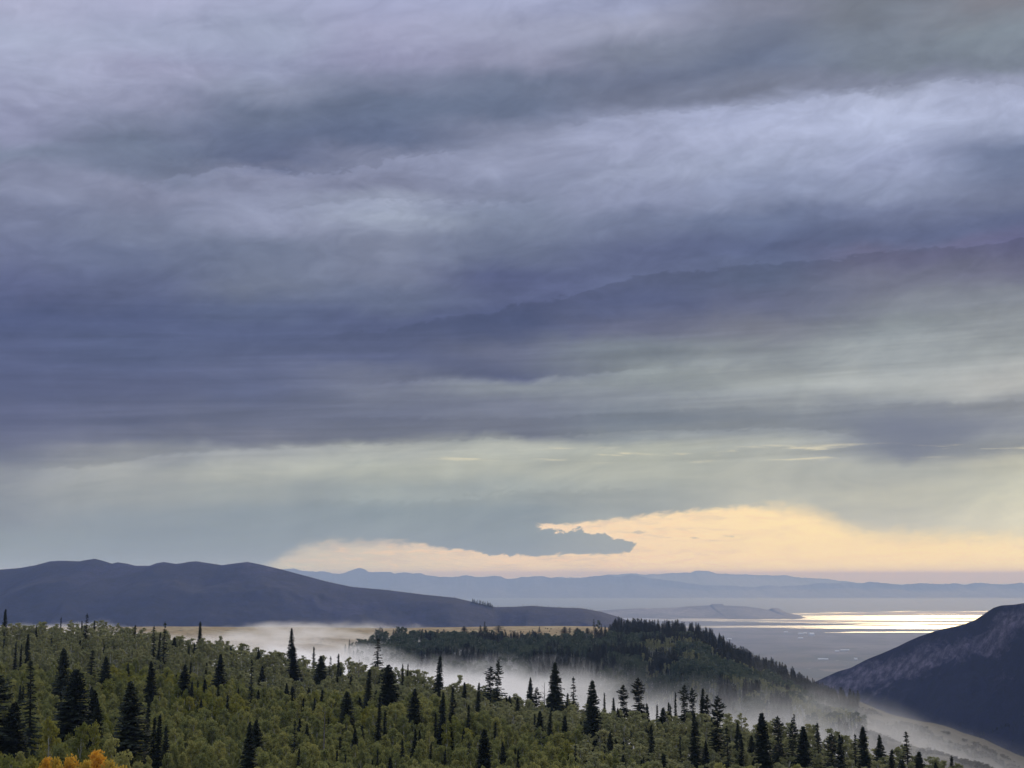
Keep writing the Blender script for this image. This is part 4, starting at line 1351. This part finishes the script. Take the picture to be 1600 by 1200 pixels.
for px, yt, kd, w, lab in SKY:
    Y = brow_at(px) - 6
    x = at(px, yt, Y)[0]
    z = float(ground_z(x, Y)); H = at(px, yt, Y)[2] - z
    kt = ASP[kd][(px * 7) % 5]
    e = plant('aspen_tree', kt, x, Y, H, w / FOC * Y * 1.15, z=z)
    tag(e, lab, 'aspen', 'aspens of the near wood')
    things_aspen += 1
    take(x, Y, 1.2)

# the gold and yellow aspens nearest the camera, bottom left
GOLD = [(151,1168,'gold',30,205,'brightest orange aspen, its crown highest of the golden group'),
        (112,1178,'gold',22,200,'orange-yellow aspen with a pointed top left of the brightest one'),
        (134,1186,'gold',20,196,'low orange aspen between the pointed and the brightest one'),
        (172,1187,'gold',26,200,'sloping orange aspen crown right of the brightest one'),
        (200,1194,'gold',24,196,'lowest orange aspen at the right end of the golden group'),
        (66,1181,'gold',24,200,'yellow aspen top in the middle of the golden row'),
        (88,1182,'gold',18,196,'yellow aspen top right of the middle of the golden row'),
        (16,1178,'yellow',30,200,'rounded yellow-green aspen at the left margin of the bottom row'),
        (42,1184,'yellow',22,196,'yellow-green aspen between the margin one and the yellow tops'),
        (125,1127,'yellow',17,236,'small bright yellow-green cone aspen before the massive spruce, left of two'),
        (146,1124,'yellow',17,236,'small bright yellow-green cone aspen before the massive spruce, right of two'),
        (80,1118,'yellow',18,250,'yellow-green aspen column right of the tall open spruce'),
        (92,1160,'olive',22,222,'grey-green low aspen above the yellow tops'),
        (178,1148,'olive',22,226,'grey-green aspen bush right of the brightest orange one'),
        (190,1170,'olive',24,215,'dull green aspen bush over the sloping orange crown')]
for px, yt, kd, w, Y, lab in GOLD:
    x = at(px, yt, Y)[0]
    z = float(ground_z(x, Y)); H = at(px, yt, Y)[2] - z
    kt = random.choice(ASP[kd])
    e = plant('aspen_tree', kt, x, Y, H, w / FOC * Y * 1.65, z=z)
    tag(e, lab, 'aspen', 'aspens of the near wood')
    things_aspen += 1

ORD = ['nearest', 'second', 'third', 'fourth', 'fifth', 'sixth', 'seventh', 'eighth', 'ninth', 'tenth', 'eleventh', 'twelfth', 'thirteenth', 'fourteenth', 'fifteenth', 'sixteenth', 'seventeenth', 'eighteenth', 'nineteenth', 'twentieth', 'last but one', 'last']
SHORT = [(122,1100,'the massive blackish spruce'), (215,1130,'the huge cone-shaped fir'), (345,1050,'the columnar fir under the lone aspen'), (459,1020,'the pointed spruce in the fog'), (543,1105,'the solitary round-shouldered spruce'),
         (592,1030,'the tall layered spruce'), (648,1105,'the barrel-shaped fir'), (685,1055,'the tall symmetrical spruce'), (770,1070,'the open-branched pine pair'), (757,1170,'the large black cone fir'), (865,1080,'the great cone-shaped spruce'),
         (925,1110,'the double-crowned cone spruce'), (999,1095,'the big bristly spruce'), (1113,1130,'the big irregular spruce'), (1017,1160,'the double-tiered fir'), (393,1165,'the twin-stemmed fir column'), (290,1065,'the stout double-topped fir'),
         (510,1140,'the bare pole'), (58,1100,'the tall open spruce'), (134,985,'the lone spire-topped fir'), (250,1000,'the three thin firs by the fog'), (1190,1160,'the thick spruce by the fog'), (1345,1165,'the tallest sharp-tipped spruce'), (1272,1160,'the see-through layered spruce'), (1425,1185,'the spruce fading into fog')]
label_slots = {}


def relative_label(what, px, py):
    """name a tree by where it stands from the nearest tree one can find"""
    j = min(range(len(SHORT)), key=lambda i: ((SHORT[i][0] - px)) ** 2 + (SHORT[i][1] - py) ** 2)
    dx, dy = px - SHORT[j][0], py - SHORT[j][1]
    if abs(dx) > abs(dy):
        side = 'right of' if dx > 0 else 'left of'
    else:
        side = 'lower than' if dy > 0 else 'beyond and above'
    label_slots.setdefault((what, j, side), []).append((math.hypot(dx, dy), None))
    return (what, j, side)


pending = []
mass = {'idx': [], 'co': [], 'rot': [], 'sc': []}
massC = {'idx': [], 'co': [], 'rot': [], 'sc': []}
ASP_LIST = [k_ for nm in ('pale', 'olive', 'yellow', 'gold', 'teal') for k_ in ASP[nm]]
ASP_OFF = {'pale': 0, 'olive': 5, 'yellow': 10, 'gold': 13, 'teal': 16}
info = []
for px, x, Y, rad in cand:
    z = float(ground_z(x, Y))
    H = rng.uniform(9.6, 14.8) * (1.05 if Y > brow_at(px) - 40 else 0.97)
    if Y > brow_at(px) + 5:
        H *= 0.9
    p2 = project(x, Y, z + H)
    info.append([px, x, Y, z, H, rad, p2[1]])
# those that show largest: near ones whose tops are inside the frame
vis = [i for i in info if -10 < project(i[1], i[2], i[3] + i[4])[0] < 1610 and i[6] < 1192]
vis.sort(key=lambda i: i[2] - (60 if i[2] > brow_at(i[0]) - 30 else 0))
n_single = 300 - things_aspen
chosen = set(id(i) for i in vis[:n_single])
for i in info:
    px, x, Y, z, H, rad, py = i
    kd = aspen_kind(px, Y, 0)
    kts = ASP[kd]
    q = int(rng.integers(len(kts)))
    if id(i) in chosen:
        e = plant('aspen_tree', kts[q], x, Y, H, rad * 2 * 1.25, z=z)
        tag(e, 'x', 'aspen', 'aspens of the near wood')
        what = {'pale': 'grey-green', 'olive': 'olive green', 'yellow': 'yellowing'}[kd] + (' tall' if H > 12.3 else ' low') + ' aspen'
        pending.append((e, what, px, py + 12))
    else:
        mass['idx'].append(ASP_OFF[kd] + q); mass['co'].append((x, Y, z))
        mass['rot'].append(rng.uniform(0, 6.28)); mass['sc'].append((rad * 2 * 1.25 / kts[q]['W'], rad * 2 * 1.25 / kts[q]['W'], H / kts[q]['H']))

# small conifers sprinkled through the aspens: singles as long as they show, the rest massed
CON_LIST = [k_ for nm in ('spire', 'needle', 'column', 'broad', 'pine', 'gaunt') for k_ in CON[nm]] + FARC
n_small = 0
for t_ in range(900):
    px = rng.uniform(-60, 1500)
    bd = brow_at(px)
    Y = math.sqrt(225 ** 2 + (bd ** 2 - 225 ** 2) * rng.uniform(0, 1))
    x = at(px, 950, Y)[0]
    if fbm(px / 90, Y / 40, 301, 3) < 0.05:
        continue
    if any(abs(h[3] - x) < 3 and abs(h[4] - Y) < 8 for h in trees_hero):
        continue
    kd = rng.choice(['needle', 'needle', 'spire', 'column'])
    kt = random.choice(CON[kd])
    z = float(ground_z(x, Y))
    H = rng.uniform(9.5, 17.0)
    e = plant(kt['one'].name.split('.')[0] + '_tree', kt, x, Y, H, H * rng.uniform(0.17, 0.28), z=z)
    tag(e, 'x', 'conifer', 'dark conifers of the near wood')
    pending.append((e, ('slim ' if e.scale[0] / e.scale[2] < 1.0 else 'full ') + 'dark fir', px, project(x, Y, z + H)[1]))
    n_small += 1
    if n_small >= 95:
        break

# past the three hundred that show largest, further small ones join the massed conifers
for t_ in range(420):
    px = rng.uniform(-40, 1480) if t_ < 330 else rng.uniform(1080, 1470)
    bd = brow_at(px)
    Y = math.sqrt(250 ** 2 + (bd ** 2 - 250 ** 2) * rng.uniform(0, 1))
    x = at(px, 950, Y)[0]
    if fbm(px / 70 + 4, Y / 36, 333, 3) < -0.02 or any(abs(h[3] - x) < 2 and abs(h[4] - Y) < 6 for h in trees_hero):
        continue
    q = int(rng.choice([0, 1, 2, 3, 4, 5, 6]))
    H = rng.uniform(7.5, 16.0)
    sc = H / CON_LIST[q]['H']; sxy = H * rng.uniform(0.16, 0.26) / CON_LIST[q]['W']
    massC['idx'].append(q); massC['co'].append((x, Y, float(ground_z(x, Y)))); massC['rot'].append(rng.uniform(0, 6.28)); massC['sc'].append((sxy, sxy, sc))

# give every remaining tree a label of its own, counted outwards from a tree one can find
slots = {}
for e, what, px, py in pending:
    j = min(range(len(SHORT)), key=lambda i: (SHORT[i][0] - px) ** 2 + (1.6 * (SHORT[i][1] - py)) ** 2)
    dx, dy = px - SHORT[j][0], py - SHORT[j][1]
    side = ('right of' if dx > 0 else 'left of') if abs(dx) > 0.8 * abs(dy) else ('in front of' if dy > 0 else 'behind')
    slots.setdefault((what, j, side), []).append((math.hypot(dx, dy), e))
for (what, j, side), lst in slots.items():
    lst.sort(key=lambda q: q[0])
    for n, (d, e) in enumerate(lst):
        e['label'] = '%s %s %s %s' % (ORD[min(n, 21)], what, side, SHORT[j][2])

# ------------------------------------------------------------------ wood on the ridge beyond the fog
far_single = []
tries = 0
n_far = 0
farpts = []
while tries < 60000 and n_far < 9000:
    tries += 1
    px = rng.uniform(540, 1500)
    cd1 = float(np.interp(px, cpx, cr_d))
    Y = rng.uniform(cd1 - 620, cd1 + 6)
    x = at(px, 950, Y)[0]
    z = float(ground_z(x, Y))
    py = project(x, Y, z)[1]
    if px < 660 and rng.random() > np.clip((px - 530 + 60 * float(fbm(px / 30, Y / 50, 431, 3))) / 110, 0, 1):
        continue
    if not in_wood(np.array(px), np.array(py)):
        if not (py > 984 and px > 590 and py - 984 > rng.uniform(0, 30) and fbm(px / 26, Y / 60, 411, 2) > 0.34):
            continue
    if px > 1318 and rng.random() < (px - 1318) / 40 + 0.3:
        continue
    n_far += 1
    # conifers along the crest right of the meadow and in clumps, aspens lower down
    dcrest = cd1 - Y
    cl = float(fbm(px / 45, Y / 70, 421, 3))
    if px > 950:
        con = (dcrest < 120 + 90 * cl) or cl > 0.26
    else:
        con = cl > 0.20 or (py < 1012 and cl > 0.05)
    farpts.append((px, x, Y, z, con, cl))

CN = {k_['one'].name: i for i, k_ in enumerate(CON_LIST)}
f0 = len(CON_LIST) - len(FARC)
lead = []
for px, x, Y, z, con, cl in farpts:
    if con:
        q = int(rng.choice([0, 1, 2, 3], p=[0.36, 0.30, 0.18, 0.16]))
        H = rng.uniform(9, 15) * (1.15 if 955 < px < 1130 else 0.9)
        sc = H / FARC[q]['H']
        sxy = sc * rng.uniform(1.05, 1.5)
        massC['idx'].append(f0 + q); massC['co'].append((x, Y, z)); massC['rot'].append(rng.uniform(0, 6.28)); massC['sc'].append((sxy, sxy, sc))
    else:
        q = int(rng.integers(3))
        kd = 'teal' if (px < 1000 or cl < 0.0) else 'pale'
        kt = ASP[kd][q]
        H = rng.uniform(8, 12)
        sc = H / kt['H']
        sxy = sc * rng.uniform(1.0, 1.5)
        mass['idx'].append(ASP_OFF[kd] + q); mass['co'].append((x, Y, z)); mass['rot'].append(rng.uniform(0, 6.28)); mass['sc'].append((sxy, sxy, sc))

# trees one can tell apart on the skyline of the far ridge
FARH = [(587,982,995,6,'spire'),(592,981,995,5,'spire'),(598,983,995,6,'spire'),(615,983,994,6,'spire'),(622,983,994,6,'spire'),(628,982,994,6,'spire'),(634,985,995,5,'spire'),(655,986,998,7,'spire'),(684,984,1000,7,'broad'),(693,988,1002,6,'broad'),
        (726,978,996,12,'broad'),(751,977,996,8,'broad'),(759,978,996,8,'broad'),(779,977,1000,18,'pine'),(843,979,1000,6,'spire'),(882,979,998,13,'broad'),(890,984,998,6,'broad'),(902,981,1000,14,'broad'),(918,985,1002,10,'broad'),(931,983,1004,10,'broad'),(940,981,998,5,'spire'),
        (961,974,1000,14,'broad'),(972,978,1002,12,'broad'),(985,972,1000,14,'broad'),(998,966,996,16,'pine'),(1008,968,996,14,'pine'),(1017,979,1000,8,'broad'),(1026,979,1000,5,'spire'),(1036,976,1000,12,'broad'),(1045,970,1000,15,'pine'),(1056,972,1000,14,'pine'),(1067,973,1002,14,'broad'),(1079,978,1005,12,'broad'),
        (1089,980,1008,12,'broad'),(1098,985,1012,10,'broad'),(1108,991,1016,8,'spire'),(1117,994,1020,12,'broad'),(1127,1000,1026,9,'broad'),(1139,1004,1032,10,'broad'),(1149,1007,1036,12,'broad'),(1161,1016,1042,9,'spire'),(1174,1018,1046,9,'broad'),(1182,1023,1050,10,'broad'),(1192,1030,1054,10,'broad'),(1203,1032,1058,9,'broad'),
        (1218,1034,1062,12,'spire'),(1229,1045,1068,9,'broad'),(1240,1050,1074,9,'spire'),(1249,1055,1080,10,'broad'),(1258,1060,1086,9,'broad'),(1268,1066,1090,9,'broad'),(1279,1072,1094,8,'broad'),(1290,1080,1098,8,'spire'),(1300,1087,1102,7,'broad'),(1318,1090,1102,6,'broad')]
LM = [(587,'the dark fir row on the meadow edge'),(684,'the single round pine on the meadow edge'),(779,'the flat-topped pine on the meadow'),(843,'the pointed fir on the meadow'),(905,'the clumped pines ending the meadow'),(1003,'the high twin pines by the lake'),(1050,'the round pine knot by the lake'),(1115,'where the crest starts down'),(1180,'the middle of the falling crest'),(1235,'the lower part of the falling crest'),(1300,'the last trees before the bare ridge')]
slots = {}
for k_, (px, yt, yb, w, kd) in enumerate(FARH):
    cd1 = float(np.interp(px, cpx, cr_d))
    Y = cd1 - (4 if px > 950 else 90)
    x = at(px, yt, Y)[0]
    z = float(ground_z(x, Y)); H = max(6.0, at(px, yt, Y)[2] - z)
    kt = {'broad': FARC[k_ % 2], 'pine': FARC[2], 'spire': FARC[3]}[kd]
    e = plant('pine_tree' if kd != 'spire' else 'fir_tree', kt, x, Y, H, w / FOC * Y * 1.1, z=z)
    what = {'broad': 'round dark pine', 'pine': 'open spreading pine', 'spire': 'small pointed fir'}[kd]
    what += ' on crest' if px > 950 else ''
    tag(e, 'x', 'conifer', 'conifers on the ridge beyond the fog')
    j = min(range(len(LM)), key=lambda i: abs(LM[i][0] - px))
    slots.setdefault((what, j, 'right of' if px > LM[j][0] + 0.5 else ('at' if abs(px - LM[j][0]) <= 0.5 else 'left of')), []).append((abs(px - LM[j][0]), e))
for (what, j, side), lst in slots.items():
    lst.sort(key=lambda q: q[0])
    for n, (d, e) in enumerate(lst):
        e['label'] = '%s %s %s %s' % (ORD[min(n, 21)], what, side, LM[j][1])

# trees along the shoulder of the long blue hill
def hill_z(Hd, x, y):
    Xg, Yg, Zg, C = Hd
    i = int(np.argmin(np.abs(Xg[:, 0] - x)))
    o = np.argsort(Yg[i])
    return float(np.interp(y, Yg[i][o], Zg[i][o]))


for n in range(620):
    left = n < 330
    Hd = hL if left else hR
    px = rng.uniform(738, 770) if n < 45 else (rng.uniform(0, 980) if left else rng.uniform(1300, 1610))
    Xg, Yg, Zg, C = Hd
    Yc = float(np.interp(at(px, 900, 6000 if left else 3600)[0], C[:, 0], C[:, 1]))
    Y = Yc - (rng.uniform(0, 60) if n < 45 else rng.exponential(160 if left else 120))
    x = at(px, 950, Y)[0]
    if n >= 45 and rng.random() < 0.35:
        Y = Yc; x = at(px, 950, Y)[0]
    z = hill_z(Hd, x, Y)
    H = rng.uniform(12, 20) if n < 45 else rng.uniform(3.5, 7.5)
    q = int(rng.integers(0, 2))
    sc = H / FARC[q]['H']
    massC['idx'].append(f0 + q); massC['co'].append((x, Y, z - 1)); massC['rot'].append(rng.uniform(0, 6.28)); massC['sc'].append((sc * 1.3, sc * 1.3, sc))


def scatter(name, label, data, kits):
    """one object: points carrying an index, a turn and a scale; geometry nodes set the trees"""
    me = bpy.data.meshes.new(name)
    me.from_pydata(data['co'], [], [])
    for nm, ty, vals in (('idx', 'INT', data['idx']), ('turn', 'FLOAT', data['rot'])):
        at_ = me.attributes.new(nm, ty, 'POINT'); at_.data.foreach_set('value', vals)
    at_ = me.attributes.new('size', 'FLOAT_VECTOR', 'POINT'); at_.data.foreach_set('vector', [c for v in data['sc'] for c in v])
    o = bpy.data.objects.new(name, me)
    COL.objects.link(o)
    ng = bpy.data.node_groups.new(name, 'GeometryNodeTree')
    ng.interface.new_socket('Geometry', in_out='INPUT', socket_type='NodeSocketGeometry')
    ng.interface.new_socket('Geometry', in_out='OUTPUT', socket_type='NodeSocketGeometry')
    N, L_ = ng.nodes, ng.links
    gi, go = N.new('NodeGroupInput'), N.new('NodeGroupOutput')
    join = N.new('GeometryNodeGeometryToInstance')
    for kt in reversed(kits):
        oi = N.new('GeometryNodeObjectInfo'); oi.inputs['Object'].default_value = kt['one']
        L_.new(oi.outputs['Geometry'], join.inputs[0])
    # each linked geometry becomes one instance, in reverse order of linking
    ip = N.new('GeometryNodeInstanceOnPoints')
    ip.inputs['Pick Instance'].default_value = True
    def named(nm, dt):
        a = N.new('GeometryNodeInputNamedAttribute'); a.data_type = dt; a.inputs['Name'].default_value = nm
        return a.outputs[0]
    L_.new(gi.outputs[0], ip.inputs['Points']); L_.new(join.outputs[0], ip.inputs['Instance'])
    L_.new(named('idx', 'INT'), ip.inputs['Instance Index'])
    cx = N.new('ShaderNodeCombineXYZ'); L_.new(named('turn', 'FLOAT'), cx.inputs[2])
    L_.new(cx.outputs[0], ip.inputs['Rotation']); L_.new(named('size', 'FLOAT_VECTOR'), ip.inputs['Scale'])
    L_.new(ip.outputs[0], go.inputs[0])
    md = o.modifiers.new('trees', 'NODES'); md.node_group = ng
    o['kind'] = 'stuff'
    o['label'] = label
    return o


scatter('aspen_wood', 'the rest of the aspens, crown against crown over the shelf and the far ridge', mass, ASP_LIST)
scatter('conifer_wood', 'the rest of the dark conifers on the far ridge and the hillsides', massC, CON_LIST)

# ------------------------------------------------------------------ sage and oak brush on the bare slopes
M_sage = material('sage_leaf', mat_leaf([(0.25, (0.030, 0.032, 0.024)), (0.55, (0.060, 0.058, 0.040)), (0.85, (0.12, 0.105, 0.07))], 0.1), 0.9)
BR = [kit('brush', aspen(300 + k_, 2.0, 1.3, 0.1, 7, 26, 0.16), M_bark, M_sage) for k_ in range(3)]
shr = {'idx': [], 'co': [], 'rot': [], 'sc': []}
for n in range(9000):
    px = rng.uniform(1290, 1640) if n < 6500 else rng.uniform(380, 960)
    cd1 = float(np.interp(px, cpx, cr_d))
    Y = cd1 - abs(rng.uniform(-10, 330) if n < 6500 else rng.uniform(40, 260))
    x = at(px, 950, Y)[0]
    if fbm(x / 14, Y / 30, 611, 4) < (0.0 if n < 6500 else 0.16):
        continue
    H = rng.uniform(0.8, 2.4) if px > 1000 else rng.uniform(0.5, 1.3)
    shr['idx'].append(int(rng.integers(3))); shr['co'].append((x, Y, float(ground_z(x, Y)) - 0.1)); shr['rot'].append(rng.uniform(0, 6.28)); shr['sc'].append((H / 2 * 1.3, H / 2 * 1.3, H / 2))
scatter('brush', 'low sage and oak brush dotting the dry slopes beyond the fog', shr, BR)

# ------------------------------------------------------------------ farm sheds far out on the plain
M_white = material('white_painted_metal', lambda gg, b: gg.put(b.inputs['Base Color'], (0.80, 0.80, 0.78)), 0.5)
M_roof = material('pale_metal_roof', lambda gg, b: gg.put(b.inputs['Base Color'], (0.72, 0.72, 0.70)), 0.4)


def shed(px, py, L_, Wd, H, rz, lab):
    x, y = px_to_plain(px, py)
    e = empty('farm_building', (x, y, CAMZ))
    e.rotation_euler = (0, 0, R(rz))
    v, f = box(-L_ / 2, L_ / 2, -Wd / 2, Wd / 2, -1, H)
    mesh_obj('wall', v, f, M_white, e)
    o_ = 0.6
    rv = [(-L_ / 2 - o_, -Wd / 2 - o_, H + 0.02), (L_ / 2 + o_, -Wd / 2 - o_, H + 0.02), (L_ / 2 + o_, Wd / 2 + o_, H + 0.02), (-L_ / 2 - o_, Wd / 2 + o_, H + 0.02), (-L_ / 2 - o_, 0, H + Wd * 0.22), (L_ / 2 + o_, 0, H + Wd * 0.22)]
    mesh_obj('roof', rv, [(0, 1, 5, 4), (2, 3, 4, 5), (0, 4, 3), (1, 2, 5), (3, 2, 1, 0)], M_roof, e)
    tag(e, lab, 'building', 'farm buildings on the plain')


for a in ((1268, 992.5, 46, 60, 13, 10, 'brightest white shed far out on the plain below the island'),
          (1252, 991, 60, 30, 9, 0, 'white shed just left of the brightest one'),
          (1251, 998, 44, 26, 8, 5, 'white shed below the others in the plain cluster'),
          (1258, 990, 30, 30, 7, 20, 'small white shed between the two larger ones'),
          (1228, 988, 40, 22, 7, 0, 'faint pale shed left of the white cluster on the plain'),
          (1140, 999, 40, 24, 8, 0, 'pale shed above the falling crest of the wooded ridge'),
          (1131, 999.5, 26, 20, 7, 0, 'smaller pale shed left of the one above the falling crest'),
          (1283, 1031, 46, 20, 8, 0, 'white shed low on the plain, left of two'),
          (1291, 1031, 26, 18, 7, 0, 'white shed low on the plain, right of two'),
          (1337, 1031, 22, 22, 9, 0, 'small bright shed at the foot of the dark mountain'),
          (1320, 1017, 70, 20, 7, 0, 'long pale shed near the foot of the dark mountain'),
          (1308, 1018, 34, 18, 7, 0, 'pale shed at the left end of the long one')):
    shed(*a)

# the fog itself: one closed body over the valley floor, from behind the brow of the shelf to the far slope
us = np.linspace(-0.62, 0.46, 30)
yn = np.interp(us, s_ctl, brow_d) * 0.93 + 10
yf = np.interp(us, s_ctl, cr_d) + 60
vs = np.linspace(0, 1, 12)
FY = yn[:, None] * (1 - vs) + yf[:, None] * vs
FX = us[:, None] * FY
topz = np.interp(FX, *zip(*FOGTOP)) + 44
nb_ = FX.size
fv = np.concatenate([np.stack([FX, FY, topz], -1).reshape(-1, 3), np.stack([FX, FY, np.full_like(FX, -215.0)], -1).reshape(-1, 3)])
ff = grid_faces(30, 12)
faces = [tuple(f) for f in ff] + [tuple(i + nb_ for i in f[::-1]) for f in ff]
ring = [i * 12 for i in range(30)] + [29 * 12 + j for j in range(1, 12)] + [i * 12 + 11 for i in range(28, -1, -1)] + [j for j in range(10, 0, -1)]
for a, b in zip(ring, ring[1:] + ring[:1]):
    faces.append((a, a + nb_, b + nb_, b))
fog = mesh_obj('fog_bank', fv, faces, M_fog)
fog['kind'] = 'stuff'
fog['label'] = 'bank of white morning fog lying in the valley between the aspens and the meadow ridge'
